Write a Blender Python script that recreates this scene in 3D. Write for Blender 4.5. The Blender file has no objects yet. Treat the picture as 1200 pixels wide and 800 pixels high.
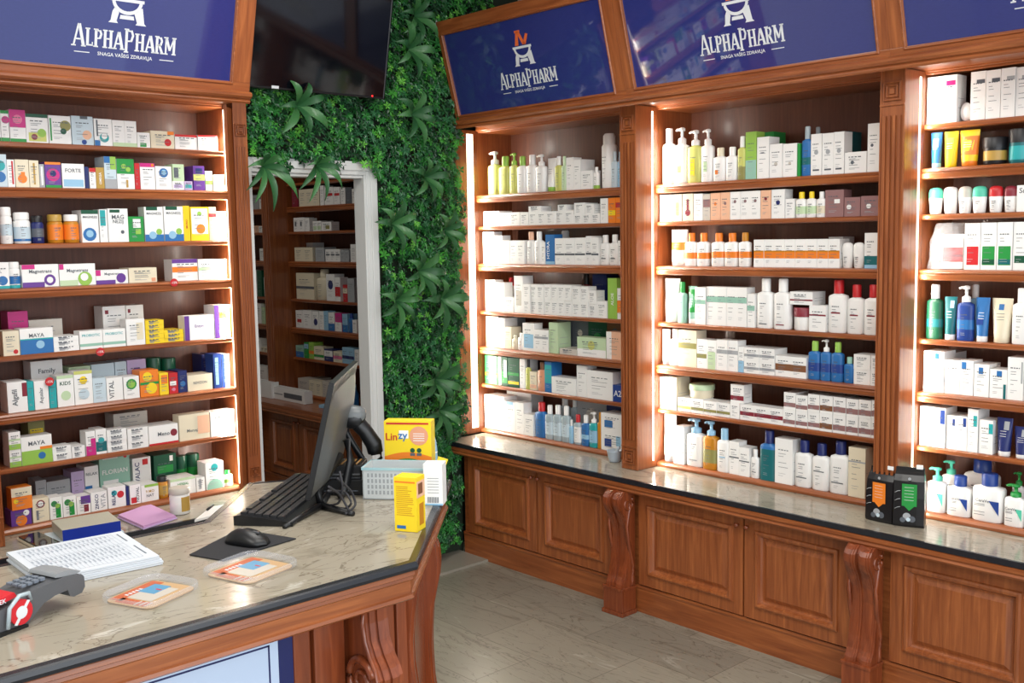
import bpy, math, random
from mathutils import Vector, Matrix
random.seed(7)
C = bpy.context.scene.collection
PI = math.pi
# ------------------------------------------------------------------ camera
F, PITCH, ROLL, YAW, EYE = 1214.19, 0.10201, -0.01721, 0.82914, 1.7
_fw = Vector((math.cos(YAW)*math.cos(PITCH), math.sin(YAW)*math.cos(PITCH), -math.sin(PITCH)))
_r = Vector((math.sin(YAW), -math.cos(YAW), 0)); _u = _r.cross(_fw)
_r2 = _r*math.cos(ROLL)+_u*math.sin(ROLL); _u2 = -_r*math.sin(ROLL)+_u*math.cos(ROLL)
EYEP = Vector((0, 0, EYE))
cd = bpy.data.cameras.new('camera'); cd.sensor_width = 36; cd.lens = F/1200*36; cd.clip_start = .05
cam = bpy.data.objects.new('camera', cd); C.objects.link(cam)
cam.matrix_world = Matrix(((_r2.x, _u2.x, -_fw.x, 0), (_r2.y, _u2.y, -_fw.y, 0), (_r2.z, _u2.z, -_fw.z, EYE), (0, 0, 0, 1)))
bpy.context.scene.camera = cam
def at(px, py, ax, v):          # the point of the plane (axis ax = v) seen at a pixel of the photograph
    d = _fw+_r2*((px-600)/F)-_u2*((py-400)/F); t = (v-EYEP[ax])/d[ax]
    return EYEP+d*t
# ------------------------------------------------------------------ materials
def lin(c): return tuple((x/12.92 if x <= .04045 else ((x+.055)/1.055)**2.4) for x in c)
_m = {}
def principled(name):
    m = bpy.data.materials.new(name); m.use_nodes = True
    return m, m.node_tree, m.node_tree.nodes['Principled BSDF']
def plain(name, rgb, rough=.45, metal=0, noise=0, coat=0, emit=None, es=0, alpha=1, trans=0):
    if name in _m: return _m[name]
    m, t, b = principled(name); c = lin([x/255 for x in rgb])
    b.inputs['Base Color'].default_value = (*c, 1); b.inputs['Roughness'].default_value = rough
    b.inputs['Metallic'].default_value = metal; b.inputs['Coat Weight'].default_value = coat
    if trans: b.inputs['Transmission Weight'].default_value = trans; b.inputs['IOR'].default_value = 1.3
    if alpha < 1: b.inputs['Alpha'].default_value = alpha
    if emit: b.inputs['Emission Color'].default_value = (*lin([x/255 for x in emit]), 1); b.inputs['Emission Strength'].default_value = es
    n = t.nodes.new('ShaderNodeTexNoise'); n.inputs['Scale'].default_value = 60
    if noise:
        mx = t.nodes.new('ShaderNodeMix'); mx.data_type = 'RGBA'
        mx.inputs[6].default_value = (*[x*(1-noise) for x in c], 1); mx.inputs[7].default_value = (*[min(1, x*(1+noise)) for x in c], 1)
        t.links.new(n.outputs['Fac'], mx.inputs[0]); t.links.new(mx.outputs[2], b.inputs['Base Color'])
    else:
        rr = t.nodes.new('ShaderNodeMapRange'); rr.inputs[3].default_value = max(0, rough-.04); rr.inputs[4].default_value = rough+.04
        t.links.new(n.outputs['Fac'], rr.inputs[0]); t.links.new(rr.outputs[0], b.inputs['Roughness'])
    _m[name] = m; return m
def ramp(t, stops):
    r = t.nodes.new('ShaderNodeValToRGB'); e = r.color_ramp.elements
    while len(e) < len(stops): e.new(.5)
    for k, (p, c) in enumerate(stops): e[k].position = p; e[k].color = (*lin([x/255 for x in c]), 1)
    return r
def wood(name, axis, dark, light, rough=.32, coat=.25):
    m, t, b = principled(name); L = t.links.new
    tc = t.nodes.new('ShaderNodeTexCoord'); mp = t.nodes.new('ShaderNodeMapping')
    sc = [26, 26, 26]; sc[axis] = 1.6; mp.inputs['Scale'].default_value = sc
    L(tc.outputs['Object'], mp.inputs['Vector'])
    n = t.nodes.new('ShaderNodeTexNoise'); n.inputs['Scale'].default_value = 2.2; n.inputs['Detail'].default_value = 6; n.inputs['Distortion'].default_value = .8
    L(mp.outputs[0], n.inputs['Vector'])
    r = ramp(t, [(.25, dark), (.55, [(a+c)/2 for a, c in zip(dark, light)]), (.8, light)])
    L(n.outputs['Fac'], r.inputs[0])
    n2 = t.nodes.new('ShaderNodeTexNoise'); n2.inputs['Scale'].default_value = 1.7; n2.inputs['Detail'].default_value = 2
    L(tc.outputs['Object'], n2.inputs['Vector'])
    hs = t.nodes.new('ShaderNodeHueSaturation'); mr = t.nodes.new('ShaderNodeMapRange'); mr.inputs[3].default_value = .86; mr.inputs[4].default_value = 1.14
    L(n2.outputs['Fac'], mr.inputs[0]); L(mr.outputs[0], hs.inputs['Value']); L(r.outputs[0], hs.inputs['Color']); L(hs.outputs[0], b.inputs['Base Color'])
    bp = t.nodes.new('ShaderNodeBump'); bp.inputs['Strength'].default_value = .08; bp.inputs['Distance'].default_value = .002
    L(n.outputs['Fac'], bp.inputs['Height']); L(bp.outputs[0], b.inputs['Normal'])
    b.inputs['Roughness'].default_value = rough; b.inputs['Coat Weight'].default_value = coat; b.inputs['Coat Roughness'].default_value = .15
    return m
WD, WL = (124, 63, 31), (182, 108, 59)
WOODZ = wood('cherry_wood_upright', 2, WD, WL); WOODX = wood('cherry_wood_long', 0, WD, WL); WOODY = wood('cherry_wood_deep', 1, WD, WL)
WOODC = wood('carved_cherry_wood', 2, (110, 50, 26), (160, 82, 44), .26, .4)
WOODB = wood('cabinet_back_panel', 2, (88, 48, 33), (120, 70, 49), .45, .1)
def marble(name, base, vein, light, scale, rough, stretch=(1, 1, 1), rot=0):
    m, t, b = principled(name); L = t.links.new
    tc = t.nodes.new('ShaderNodeTexCoord'); mp = t.nodes.new('ShaderNodeMapping'); mp.inputs['Scale'].default_value = stretch; mp.inputs['Rotation'].default_value = (0, 0, rot)
    L(tc.outputs['Object'], mp.inputs['Vector'])
    n = t.nodes.new('ShaderNodeTexNoise'); n.inputs['Scale'].default_value = scale; n.inputs['Detail'].default_value = 8; n.inputs['Distortion'].default_value = 1.2; n.inputs['Roughness'].default_value = .6
    L(mp.outputs[0], n.inputs['Vector'])
    r = ramp(t, [(.22, vein), (.42, base), (.6, base), (.72, light), (.85, base)])
    L(n.outputs['Fac'], r.inputs[0])
    n3 = t.nodes.new('ShaderNodeTexNoise'); n3.inputs['Scale'].default_value = scale*.8; n3.inputs['Detail'].default_value = 5; n3.inputs['Distortion'].default_value = 3
    L(mp.outputs[0], n3.inputs['Vector'])
    mm = t.nodes.new('ShaderNodeMath'); mm.operation = 'SUBTRACT'; mm.inputs[1].default_value = .5; L(n3.outputs['Fac'], mm.inputs[0])
    ab = t.nodes.new('ShaderNodeMath'); ab.operation = 'ABSOLUTE'; L(mm.outputs[0], ab.inputs[0])
    mr = t.nodes.new('ShaderNodeMapRange'); mr.inputs[1].default_value = 0; mr.inputs[2].default_value = .014; mr.inputs[3].default_value = .8; mr.inputs[4].default_value = 0; L(ab.outputs[0], mr.inputs[0])
    mx = t.nodes.new('ShaderNodeMix'); mx.data_type = 'RGBA'; mx.inputs[7].default_value = (*lin([x/255 for x in vein]), 1)
    L(mr.outputs[0], mx.inputs[0]); L(r.outputs[0], mx.inputs[6]); L(mx.outputs[2], b.inputs['Base Color'])
    b.inputs['Roughness'].default_value = rough
    return m, t, b, mx
STONE = marble('veined_marble', (160, 152, 136), (108, 96, 82), (202, 197, 186), 4, .12, (1, 2.4, 1), .6)[0]
BLACKEDGE = plain('black_stone_edge', (34, 36, 42), .25, noise=.15)
def floor_mat():
    m, t, b, mx = marble('marble_floor_tiles', (144, 139, 126), (92, 84, 72), (180, 176, 164), 3.6, .32, (2.8, .55, 1))
    L = t.links.new
    tc = t.nodes.new('ShaderNodeTexCoord'); mp = t.nodes.new('ShaderNodeMapping'); mp.inputs['Rotation'].default_value = (0, 0, PI/2); mp.inputs['Location'].default_value = (.15, .02, 0)
    br = t.nodes.new('ShaderNodeTexBrick'); br.inputs['Scale'].default_value = 1; br.inputs['Brick Width'].default_value = .62; br.inputs['Row Height'].default_value = .31
    br.inputs['Mortar Size'].default_value = .0018; br.inputs['Color1'].default_value = (.82, .82, .81, 1); br.inputs['Color2'].default_value = (1.08, 1.08, 1.06, 1); br.inputs['Mortar'].default_value = (.5, .48, .44, 1)
    L(tc.outputs['Object'], mp.inputs['Vector']); L(mp.outputs[0], br.inputs['Vector'])
    mu = t.nodes.new('ShaderNodeMix'); mu.data_type = 'RGBA'; mu.blend_type = 'MULTIPLY'; mu.inputs[0].default_value = 1
    L(mx.outputs[2], mu.inputs[6]); L(br.outputs['Color'], mu.inputs[7]); L(mu.outputs[2], b.inputs['Base Color'])
    return m
FLOORM = floor_mat()
PAL = dict(wh=((244, 244, 242), 'white'), cr=((232, 222, 196), 'cream'), bk=((24, 24, 28), 'black'), gy=((168, 172, 176), 'grey'), dg=((92, 98, 106), 'dark grey'),
 rd=((198, 38, 44), 'red'), dr=((134, 40, 56), 'dark red'), pk=((228, 120, 160), 'pink'), mg=((204, 40, 132), 'magenta'), og=((240, 132, 40), 'orange'), ye=((246, 214, 40), 'yellow'),
 lg=((150, 196, 84), 'lime green'), gn=((36, 148, 66), 'green'), dn=((16, 84, 58), 'dark green'), tl=((40, 168, 172), 'teal'), dt=((16, 104, 110), 'dark teal'), lb=((150, 196, 226), 'light blue'),
 bl=((44, 112, 178), 'blue'), nv=((30, 42, 104), 'navy'), pu=((104, 60, 150), 'purple'), li=((196, 176, 216), 'lilac'), br=((128, 84, 56), 'brown'), mv=((150, 112, 112), 'mauve'),
 pe=((238, 188, 156), 'peach'), am=((196, 130, 30), 'amber'), yg=((204, 208, 116), 'yellow-green'), ol=((146, 142, 84), 'olive'), gd=((186, 150, 70), 'golden'), pb=((200, 218, 228), 'pale blue'),
 pg=((196, 220, 180), 'pale green'), ti=((206, 200, 190), 'greyish white'), sk=((226, 158, 124), 'tan'), cl=((188, 206, 214), 'clear'), sg=((150, 196, 178), 'sea green'), mt=((86, 200, 170), 'mint'), db=((34, 66, 142), 'deep blue'), tx=((120, 124, 132), 'grey text'))
def pm(code):
    if code in ('cl',): return plain('clear_plastic', PAL['cl'][0], .12, coat=.5, alpha=.75)
    return plain('printed_'+PAL[code][1].replace(' ', '_').replace('-', '_'), PAL[code][0], .38)
# ------------------------------------------------------------------ mesh builder
class MB:
    def __init__(s): s.v = []; s.f = []; s.mi = []; s.mats = []; s.sm = []
    def mid(s, m):
        if m not in s.mats: s.mats.append(m)
        return s.mats.index(m)
    def add(s, vs, fs, m, smooth=False):
        o = len(s.v); s.v += [tuple(x) for x in vs]; k = s.mid(m)
        for f in fs: s.f.append([i+o for i in f]); s.mi.append(k); s.sm.append(smooth)
        return s
    def box(s, x0, x1, y0, y1, z0, z1, m):
        return s.add([(x, y, z) for x in (x0, x1) for y in (y0, y1) for z in (z0, z1)],
            [(0, 1, 3, 2), (4, 6, 7, 5), (0, 4, 5, 1), (2, 3, 7, 6), (0, 2, 6, 4), (1, 5, 7, 3)], m)
    def prism(s, pts, a, b, m, axis=0, smooth=False):  # pts in the two other axes
        n = len(pts); mk = (lambda p, t: (t, p[0], p[1])) if axis == 0 else ((lambda p, t: (p[0], t, p[1])) if axis == 1 else (lambda p, t: (p[0], p[1], t)))
        s.add([mk(p, a) for p in pts]+[mk(p, b) for p in pts], [list(range(n))[::-1], [i+n for i in range(n)]], m)
        return s.add([mk(p, a) for p in pts]+[mk(p, b) for p in pts], [(i, (i+1) % n, (i+1) % n+n, i+n) for i in range(n)], m, smooth)
    def lathe(s, prof, cx, cy, m, seg=14, sx=1, sy=1, sq=0):
        vs = []
        for r, z in prof:
            for k in range(seg):
                a = 2*PI*(k+.5)/seg; c, d = math.cos(a), math.sin(a)
                if sq: c = math.copysign(abs(c)**sq, c); d = math.copysign(abs(d)**sq, d)
                vs.append((cx+r*c*sx, cy+r*d*sy, z))
        fs = [(i*seg+k, i*seg+(k+1) % seg, (i+1)*seg+(k+1) % seg, (i+1)*seg+k) for i in range(len(prof)-1) for k in range(seg)]
        s.add(vs, fs, m, True)
        s.add(vs[:seg], [list(range(seg))[::-1]], m); return s.add(vs[-seg:], [list(range(seg))], m)
    def tube(s, pts, r, m, seg=8, close=False):
        pts = [Vector(p) for p in pts]; n = len(pts); vs = []
        rs = r if isinstance(r, (list, tuple)) else [r]*n
        up = Vector((0, 0, 1))
        for i, p in enumerate(pts):
            d = (pts[min(n-1, i+1)]-pts[max(0, i-1)]).normalized()
            a = d.cross(up)
            if a.length < .05: a = d.cross(Vector((1, 0, 0)))
            a.normalize(); b = a.cross(d)
            for k in range(seg): vs.append(p+(a*math.cos(2*PI*k/seg)+b*math.sin(2*PI*k/seg))*rs[i])
        fs = [(i*seg+k, i*seg+(k+1) % seg, (i+1)*seg+(k+1) % seg, (i+1)*seg+k) for i in range(n-1) for k in range(seg)]
        fs += [list(range(seg))[::-1], [(n-1)*seg+k for k in range(seg)]]
        return s.add(vs, fs, m, True)
    def rings(s, x0, x1, z0, z1, lst, m, ycap=True):   # nested rectangles in the xz plane: (inset, y)
        vs = []
        for ins, y in lst: vs += [(x0+ins, y, z0+ins), (x1-ins, y, z0+ins), (x1-ins, y, z1-ins), (x0+ins, y, z1-ins)]
        fs = [(i*4+k, i*4+(k+1) % 4, i*4+4+(k+1) % 4, i*4+4+k) for i in range(len(lst)-1) for k in range(4)]
        if ycap: fs.append([len(vs)-4+k for k in range(4)])
        return s.add(vs, fs, m)
    def mesh(s, name):
        me = bpy.data.meshes.new(name); me.from_pydata(s.v, [], s.f)
        for m in s.mats: me.materials.append(m)
        me.polygons.foreach_set('material_index', s.mi); me.polygons.foreach_set('use_smooth', s.sm); me.update(); return me
    def build(s, name, parent=None, loc=None, rotz=None, bevel=0, **kw):
        o = bpy.data.objects.new(name, s.mesh(name)); C.objects.link(o)
        if parent is not None: o.parent = parent
        if loc is not None: o.location = loc
        if rotz is not None: o.rotation_euler.z = rotz
        if bevel:
            b = o.modifiers.new('bevel', 'BEVEL'); b.width = bevel; b.segments = 2; b.limit_method = 'ANGLE'; b.angle_limit = .6
        return tag(o, **kw)
def tag(o, label=None, cat=None, group=None, kind=None):
    if label: o['label'] = label
    if cat: o['category'] = cat
    if group: o['group'] = group
    if kind: o['kind'] = kind
    return o
def empty(name, loc, rotz=0, **kw):
    o = bpy.data.objects.new(name, None); C.objects.link(o); o.location = loc; o.rotation_euler.z = rotz; o.empty_display_size = .1
    return tag(o, **kw)
_tc = {}
def text_geo(txt, italic=0):                                   # unit-height letters as (verts, faces, width)
    if txt in _tc: return _tc[txt]
    cu = bpy.data.curves.new('t', 'FONT'); cu.body = txt; cu.size = 1; cu.resolution_u = 2; cu.offset = .012
    o = bpy.data.objects.new('t', cu); C.objects.link(o)
    bpy.context.view_layer.update()
    dg = bpy.context.evaluated_depsgraph_get(); me = bpy.data.meshes.new_from_object(o.evaluated_get(dg))
    vs = [tuple(v.co) for v in me.vertices]; fs = [list(p.vertices) for p in me.polygons]
    bpy.data.objects.remove(o); bpy.data.meshes.remove(me)
    xs = [v[0] for v in vs]; ys = [v[1] for v in vs]; x0, x1, y0, y1 = min(xs), max(xs), min(ys), max(ys)
    _tc[txt] = ([(v[0]-x0, v[1]-y0) for v in vs], fs, x1-x0, y1-y0); return _tc[txt]
def put_text(mb, txt, cx, y, cz, w, h, m, vert=False):          # centred text on a face looking to -y
    vs, fs, tw, th = text_geo(txt)
    if vert: w, h = h, w
    s = min(w/tw, h/th)
    pts = []
    for a, b in vs:
        a = (a-tw/2)*s; b = (b-th/2)*s
        pts.append((cx-b, y, cz+a) if vert else (cx+a, y, cz+b))
    mb.add(pts, fs, m)
# ------------------------------------------------------------------ room shell
def struct(name, mb, bevel=0): return mb.build(name, bevel=bevel, kind='structure')
WALLP = plain('painted_wall', (205, 200, 190), .7, noise=.04); CEILP = plain('white_ceiling', (225, 223, 218), .8, noise=.03)
WTRIM = plain('white_door_casing', (214, 216, 214), .4, noise=.03)
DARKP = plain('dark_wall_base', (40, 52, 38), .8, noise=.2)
struct('floor', MB().box(-3.0, 4.1, -1.6, 8.1, -.1, 0, FLOORM))
struct('ceiling', MB().box(-3.0, 4.1, -1.6, 8.1, 3.1, 3.2, CEILP))
struct('wall_right', MB().box(3.97, 4.07, -1.6, 8.1, 0, 3.1, WALLP))
struct('wall_left', MB().box(-3.0, -2.9, -1.6, 8.1, 0, 3.1, WALLP))
struct('wall_back', MB().box(-2.9, 2.27, 4.36, 4.46, 0, 3.1, WALLP).box(2.27, 2.30, 4.24, 4.46, 0, 3.1, WALLP)
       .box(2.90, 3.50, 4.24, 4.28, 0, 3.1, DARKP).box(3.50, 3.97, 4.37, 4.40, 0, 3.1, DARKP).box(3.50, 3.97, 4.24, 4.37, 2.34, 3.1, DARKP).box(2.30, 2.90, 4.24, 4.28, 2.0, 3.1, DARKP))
struct('wall_back_room', MB().box(-2.9, 3.97, 7.9, 8.0, 0, 3.1, WALLP))
dc = MB()
for x0, x1, y0, y1, z0, z1 in ((2.905, 2.968, 4.19, 4.24, 0, 2.065), (2.24, 2.295, 4.19, 4.24, 0, 2.065), (2.295, 2.905, 4.19, 4.24, 2.0, 2.065)):
    dc.box(x0, x1, y0, y1, z0, z1, WTRIM)
dc.box(2.89, 2.905, 4.19, 4.28, 0, 2.0, WTRIM).box(2.3, 2.89, 4.2, 4.28, 1.985, 2.0, WTRIM).box(2.925, 2.962, 4.182, 4.19, 0, 2.055, WTRIM).box(2.3, 2.925, 4.182, 4.19, 2.02, 2.055, WTRIM)
struct('door_1', dc, .003)
struct('baseboard_back', MB().box(2.97, 3.47, 4.0, 4.24, 0, .012, plain('stone_threshold', (150, 144, 132), .3, noise=.15)))
# ------------------------------------------------------------------ cabinets
SHZ = [2.074, 1.917, 1.750, 1.550, 1.293, 1.097, .892, .645]     # shelf tops
SHL = [2.072, 1.908, 1.700, 1.537, 1.288, 1.075, .870, .645]     # the same for the left cabinet
THICK = {1.917, 1.550, 1.097, 1.908, 1.537, 1.075}
def greek(mb, cx, cz, y, s, m):
    mb.rings(cx-s, cx+s, cz-s, cz+s, [(0, y), (s*.03, y-.009), (s*.15, y-.009), (s*.20, y-.0008), (s*.34, y-.0008), (s*.38, y-.009), (s*.50, y-.009), (s*.54, y-.0008), (s*.68, y-.0008), (s*.72, y-.008)], m)
def upper_cabinet(origin, rot, width, label, shelves, left_pil=0, right_pil=.094, led_side='left', facet=False, led=True, zs=(.622, 2.262), led_w=(-.044, -.034, .002), power=1.0):
    r = empty('display_cabinet', origin, rot, label=label, cat='cabinet', group='wooden display cabinets')
    z0, z1 = zs
    MB().box(-.0, width, .245, .26, z0, z1+.05, WOODB).build('back_panel', r)
    for a, b in ((-.018, 0), (width, width+.018)):
        MB().box(a, b, 0, .26, z0, z1+.05, WOODZ).build('side_panel', r)
    MB().box(0, width, .0, .245, z1-.012, z1+.05, WOODX).box(0, width, -.012, 0, z1-.004, z1+.05, WOODX).build('header', r, bevel=.003)
    for z in shelves:
        if z < .7:
            p = [(-.012, z0+.001), (.245, z0+.001), (.245, z), (.002, z), (-.006, z-.004), (-.013, z-.012)]
        elif z in THICK:
            p = [(.245, z-.022), (.245, z), (.0, z), (-.012, z-.003), (-.017, z-.010), (-.012, z-.016), (-.016, z-.021), (-.012, z-.036), (-.004, z-.040), (.02, z-.040), (.02, z-.022)]
        else:
            p = [(.245, z-.02), (.245, z), (0, z), (-.006, z-.005), (-.006, z-.016), (0, z-.02)]
        MB().prism(p, 0.0005, width-.0005, WOODX).build('shelf', r)
    def pil(x0, x1):
        m = MB().box(x0, x1, -.15, .0, z0, z1, WOODZ)
        n = 3; w = x1-x0; cx = (x0+x1)/2
        for k in range(n+1):                      # raised fillets between the flutes
            c = x0+w*(.2+.6*k/n); m.box(c-.0055, c+.0055, -.158, -.15, z0+.14, z1-.16, WOODZ)
        m.box(x0, x0+.006, -.153, -.15, z0, z1, WOODZ).box(x1-.006, x1, -.153, -.15, z0, z1, WOODZ)
        greek(m, cx, z1-.075, -.15, .034, WOODZ); greek(m, cx, z0+.06, -.15, .034, WOODZ)
        m.box(x0, x1, -.156, -.15, z1-.126, z1-.120, WOODZ).box(x0, x1, -.156, -.15, z0+.104, z0+.110, WOODZ)
        m.build('pilaster', r, bevel=.0012)
    if right_pil: pil(width+.0, width+right_pil)
    if left_pil: pil(-left_pil, 0)
    if facet:                                      # the chamfered corner post
        m = MB().prism([(width, -.001), (width+.085, .085), (width+.085, .26), (width+.0185, .26), (width+.0185, -.0005)], z0, z1, WOODZ, axis=2)
        m.build('corner_panel', r)
        m = MB().box(width+.085, width+.15, .075, .26, z0, z1+.05, WOODZ)
        for k in range(4): m.box(width+.097+.012*k, width+.101+.012*k, .071, .075, z0+.12, z1-.16, WOODZ)
        greek(m, width+.117, z1-.09, .075, .026, WOODZ); greek(m, width+.117, z0+.05, .075, .022, WOODZ)
        m.build('corner_post', r, bevel=.001)
    LEDM = plain('led_diffuser', (255, 244, 224), .4, emit=(255, 240, 214), es=2.5)
    if led:
        x = .0 if led_side == 'left' else width
        sg = 1 if led_side == 'left' else -1
        ya, yb, th = led_w
        MB().box(min(x, x+sg*th), max(x, x+sg*th), ya, yb, z0+.03, z1-.02, LEDM).build('light_strip', r, label='glowing white light strip')
        L = bpy.data.lights.new('cabinet_led', 'AREA'); L.shape = 'RECTANGLE'; L.size = .003; L.size_y = z1-z0-.06; L.energy = LEDW*power; L.color = (1, .93, .82)
        o = bpy.data.objects.new('cabinet_led', L); C.objects.link(o); o.parent = r
        o.location = (x+sg*(th+.0015), (ya+yb)/2, (z0+z1)/2)
        d = Vector((sg*.9, .35, 0)); o.rotation_euler = d.to_track_quat('-Z', 'Y').to_euler()
    # dark screw holes of the shelf pins on the inner side
    return r
LEDW = 6.5
XB = 3.70
RB = -PI/2
cabB = [upper_cabinet((XB, 4.287, 0), RB, 1.151, 'tall open wooden shelving cabinet beside the green plant wall, first of the right row', SHZ[1:], left_pil=.06, led_w=(-.078, -.034, .002)),
        upper_cabinet((XB, 3.042, 0), RB, 1.150, 'tall open wooden shelving cabinet in the middle of the right-hand row', SHZ[1:], power=.85),
        upper_cabinet((XB, 1.798, 0), RB, 1.150, 'tall open wooden shelving cabinet at the right edge, cut by the frame', SHZ, power=.55)]
LP = 4.06
cabL = upper_cabinet((1.10, LP, 0), 0, 1.0, 'tall open wooden shelving cabinet full of medicine boxes behind the counter', SHL, left_pil=.094, right_pil=0, led_side='right', facet=True, led_w=(-.008, -.002, .002))
cabBK = [upper_cabinet((XB, 6.275, 0), RB, .84, 'dark wooden shelving cabinet seen through the doorway, right-hand section', SHZ, right_pil=0, left_pil=.094, led=False),
         upper_cabinet((XB, 7.52, 0), RB, 1.150, 'dark wooden shelving cabinet seen through the doorway, farthest left section', SHZ, right_pil=0, led=False)]
# base cabinets -----------------------------------------------------------
def door_panel(mb, x0, x1, z0, z1, y, m):
    mb.rings(x0, x1, z0, z1, [(0, y+.02), (0, y), (.050, y), (.053, y-.008), (.060, y-.011), (.068, y-.009), (.074, y+.004), (.080, y+.012), (.086, y+.012), (.104, y+.003), (.108, y+.003)], m)
def corbel(parent, cx, y0, z0, z1, w, m, name='corbel', s=1.0):
    """scrolled bracket standing on a square foot; y0 = the face behind it, bulging to -y"""
    H = z1-z0; e = empty(name, (0, 0, 0)); e.parent = parent
    f = MB().box(cx-w/2-.004, cx+w/2+.004, y0-.10*s, y0, z0, z0+.018, m).box(cx-w/2+.002, cx+w/2-.002, y0-.094*s, y0, z0+.018, z0+.115*s, m).box(cx-w/2-.002, cx+w/2+.002, y0-.098*s, y0, z0+.115*s, z0+.128*s, m)
    f.build('foot', e, bevel=.002)
    zf = z0+.128*s
    KT = [(0, .088), (.04, .086), (.08, .070), (.2, .056), (.35, .046), (.5, .044), (.62, .052), (.74, .074), (.82, .098), (.88, .108), (.94, .104), (.98, .086), (1, .07)]
    def prof(t):                                   # t 0..1 from foot to top -> projection
        for (a, b), (c, d) in zip(KT, KT[1:]):
            if t <= c: return s*(b+(d-b)*(t-a)/(c-a))
        return s*.07
    N = 30; b = MB(); NS = 14
    for q in range(NS):
        a0, a1 = -.46+.92*q/NS, -.46+.92*(q+1)/NS; um = abs((a0+a1)/.92)
        k = .86+.14*math.sin(PI*min(1, max(0, (um-.12)/.88)))**.7 if um > .12 else .80
        ww = w*.98
        pts = [(y0, zf)]+[(y0-prof(i/N)*k, zf+(z1-zf)*i/N) for i in range(N+1)]+[(y0, z1)]
        b.prism(pts[::-1], cx+a0*ww, cx+a1*ww, m)
    b.build('bracket', e)
    for sd in (-1, 1):                             # volutes on both flanks
        v = MB(); pts = []
        for i in range(34):
            a = i/33*2.6*2*PI/2; rr = (.034-.027*i/33)*s
            pts.append((cx+sd*w*.46, y0-.048*s-rr*math.cos(a+2.4), z1-.055*s+rr*math.sin(a+2.4)))
        v.tube(pts, [.0065*s*(1-.5*i/33) for i in range(34)], m, 6)
        pts = [(cx+sd*w*.455, y0-.035*s+.018*s*math.sin(2*PI*(t*.95-.42))*-1, zf+(z1-zf)*t*.86) for t in [i/16 for i in range(17)]]
        v.tube(pts, [.009*s]*17, m, 6)
        v.build('scroll', e)
    return e
def base_run(origin, rot, doors, ends, corbels, labels, group, ledge_label, ledge_poly=None, ledge_x=(0, 1)):
    """doors: (x0,x1,cabinet index); ledge over the whole run"""
    n = max(d[2] for d in doors)+1
    for ci in range(n):
        dd = [d for d in doors if d[2] == ci]; x0, x1 = ends[ci]
        r = empty('base_cabinet', origin, rot, label=labels[ci], cat='cabinet', group=group)
        MB().box(x0, x1, -.225, .26, 0, .56, WOODX).build('body', r)
        MB().prism([(-.232, 0), (-.225, 0), (-.225, .128), (-.238, .128), (-.240, .118), (-.236, .108)], x0, x1, WOODX).build('plinth', r)
        for k, d in enumerate(dd):
            m = MB(); door_panel(m, d[0], d[1], .136, .556, -.246, WOODZ); m.box(d[0], d[1], -.228, -.226, .136, .556, WOODZ); o = m.build('door', r)
            kx = d[3] if len(d) > 3 else None
            if kx is not None:
                kb = MB(); kb.lathe([(.004, 0), (.004, .012), (.010, .016), (.011, .022), (.006, .027), (0.001, .028)], 0, 0, WOODC, 10)
                ko = kb.build('knob', o, loc=(kx, -.246, .515)); ko.rotation_euler.x = PI/2
        for (cx, cj) in corbels:
            if cj == ci: corbel(r, cx, -.246, 0, .563, .116, WOODC)
    w = empty('worktop', origin, rot, label=ledge_label, cat='countertop')
    a, b = ledge_x
    P = ledge_poly or [(a, .262), (a, -.30), (b, -.30), (b, .262)]
    MB().prism(P, .601, .621, STONE, axis=2).build('stone_slab', w)
    return w
def edge_strip(parent, pts, z0, z1, out, back, m, name, closed=False, prof=None):
    """a moulding swept along a polyline in plan; prof = list of (offset outwards, z)"""
    P = [Vector((p[0], p[1])) for p in pts]; n = len(P)
    nrm = []
    for i in range(n):
        d0 = (P[i]-P[i-1]).normalized() if i > 0 else None; d1 = (P[i+1]-P[i]).normalized() if i < n-1 else None
        a = d0 or d1; b = d1 or d0
        na = Vector((a.y, -a.x)); nb = Vector((b.y, -b.x)); k = (na+nb); k.normalize(); k = k/max(.3, k.dot(na)); nrm.append(k)
    prof = prof or [(-back, z0), (out, z0), (out, z1), (-back, z1)]
    q = len(prof); vs = []
    for i in range(n):
        for o, z in prof: vs.append((P[i].x+nrm[i].x*o, P[i].y+nrm[i].y*o, z))
    fs = [(i*q+k, (i+1)*q+k, (i+1)*q+(k+1) % q, i*q+(k+1) % q) for i in range(n-1) for k in range(q)]
    fs += [list(range(q)), [(n-1)*q+k for k in range(q)][::-1]]
    return MB().add(vs, fs, m).build(name, parent)
MOULD = [(-.035, .572), (-.03, .556), (.0, .560), (.006, .568), (.002, .576), (.008, .584), (.008, .596), (.0, .600), (-.035, .600)]
O = (XB, 4.287, 0)
dd = [(.155, .675, 0, .655), (.683, 1.170, 0, .70), (1.332, 1.885, 1, 1.865), (1.893, 2.365, 1, 1.912), (2.52, 3.03, 2, 3.01), (3.038, 3.55, 2, 3.06)]
wt = base_run(O, RB, dd, [(.10, 1.255), (1.255, 2.44), (2.44, 3.64)], [(1.258, 0), (2.44, 1)],
    ['low wooden cabinet with two panelled doors beside the green plant wall', 'low wooden cabinet with two panelled doors in the middle of the row', 'low wooden cabinet at the right edge of the photo, right of the second carved bracket'],
    'low cabinets under the stone worktop', 'long grey marble worktop with black edge on the right-hand low cabinets', ledge_x=(.03, 3.66))
edge_strip(wt, [(.03, -.30), (3.66, -.30)], .601, .622, .006, .006, BLACKEDGE, 'black_edge')
edge_strip(wt, [(.03, -.30), (3.66, -.30)], 0, 0, 0, 0, WOODX, 'wood_moulding', prof=MOULD)
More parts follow.
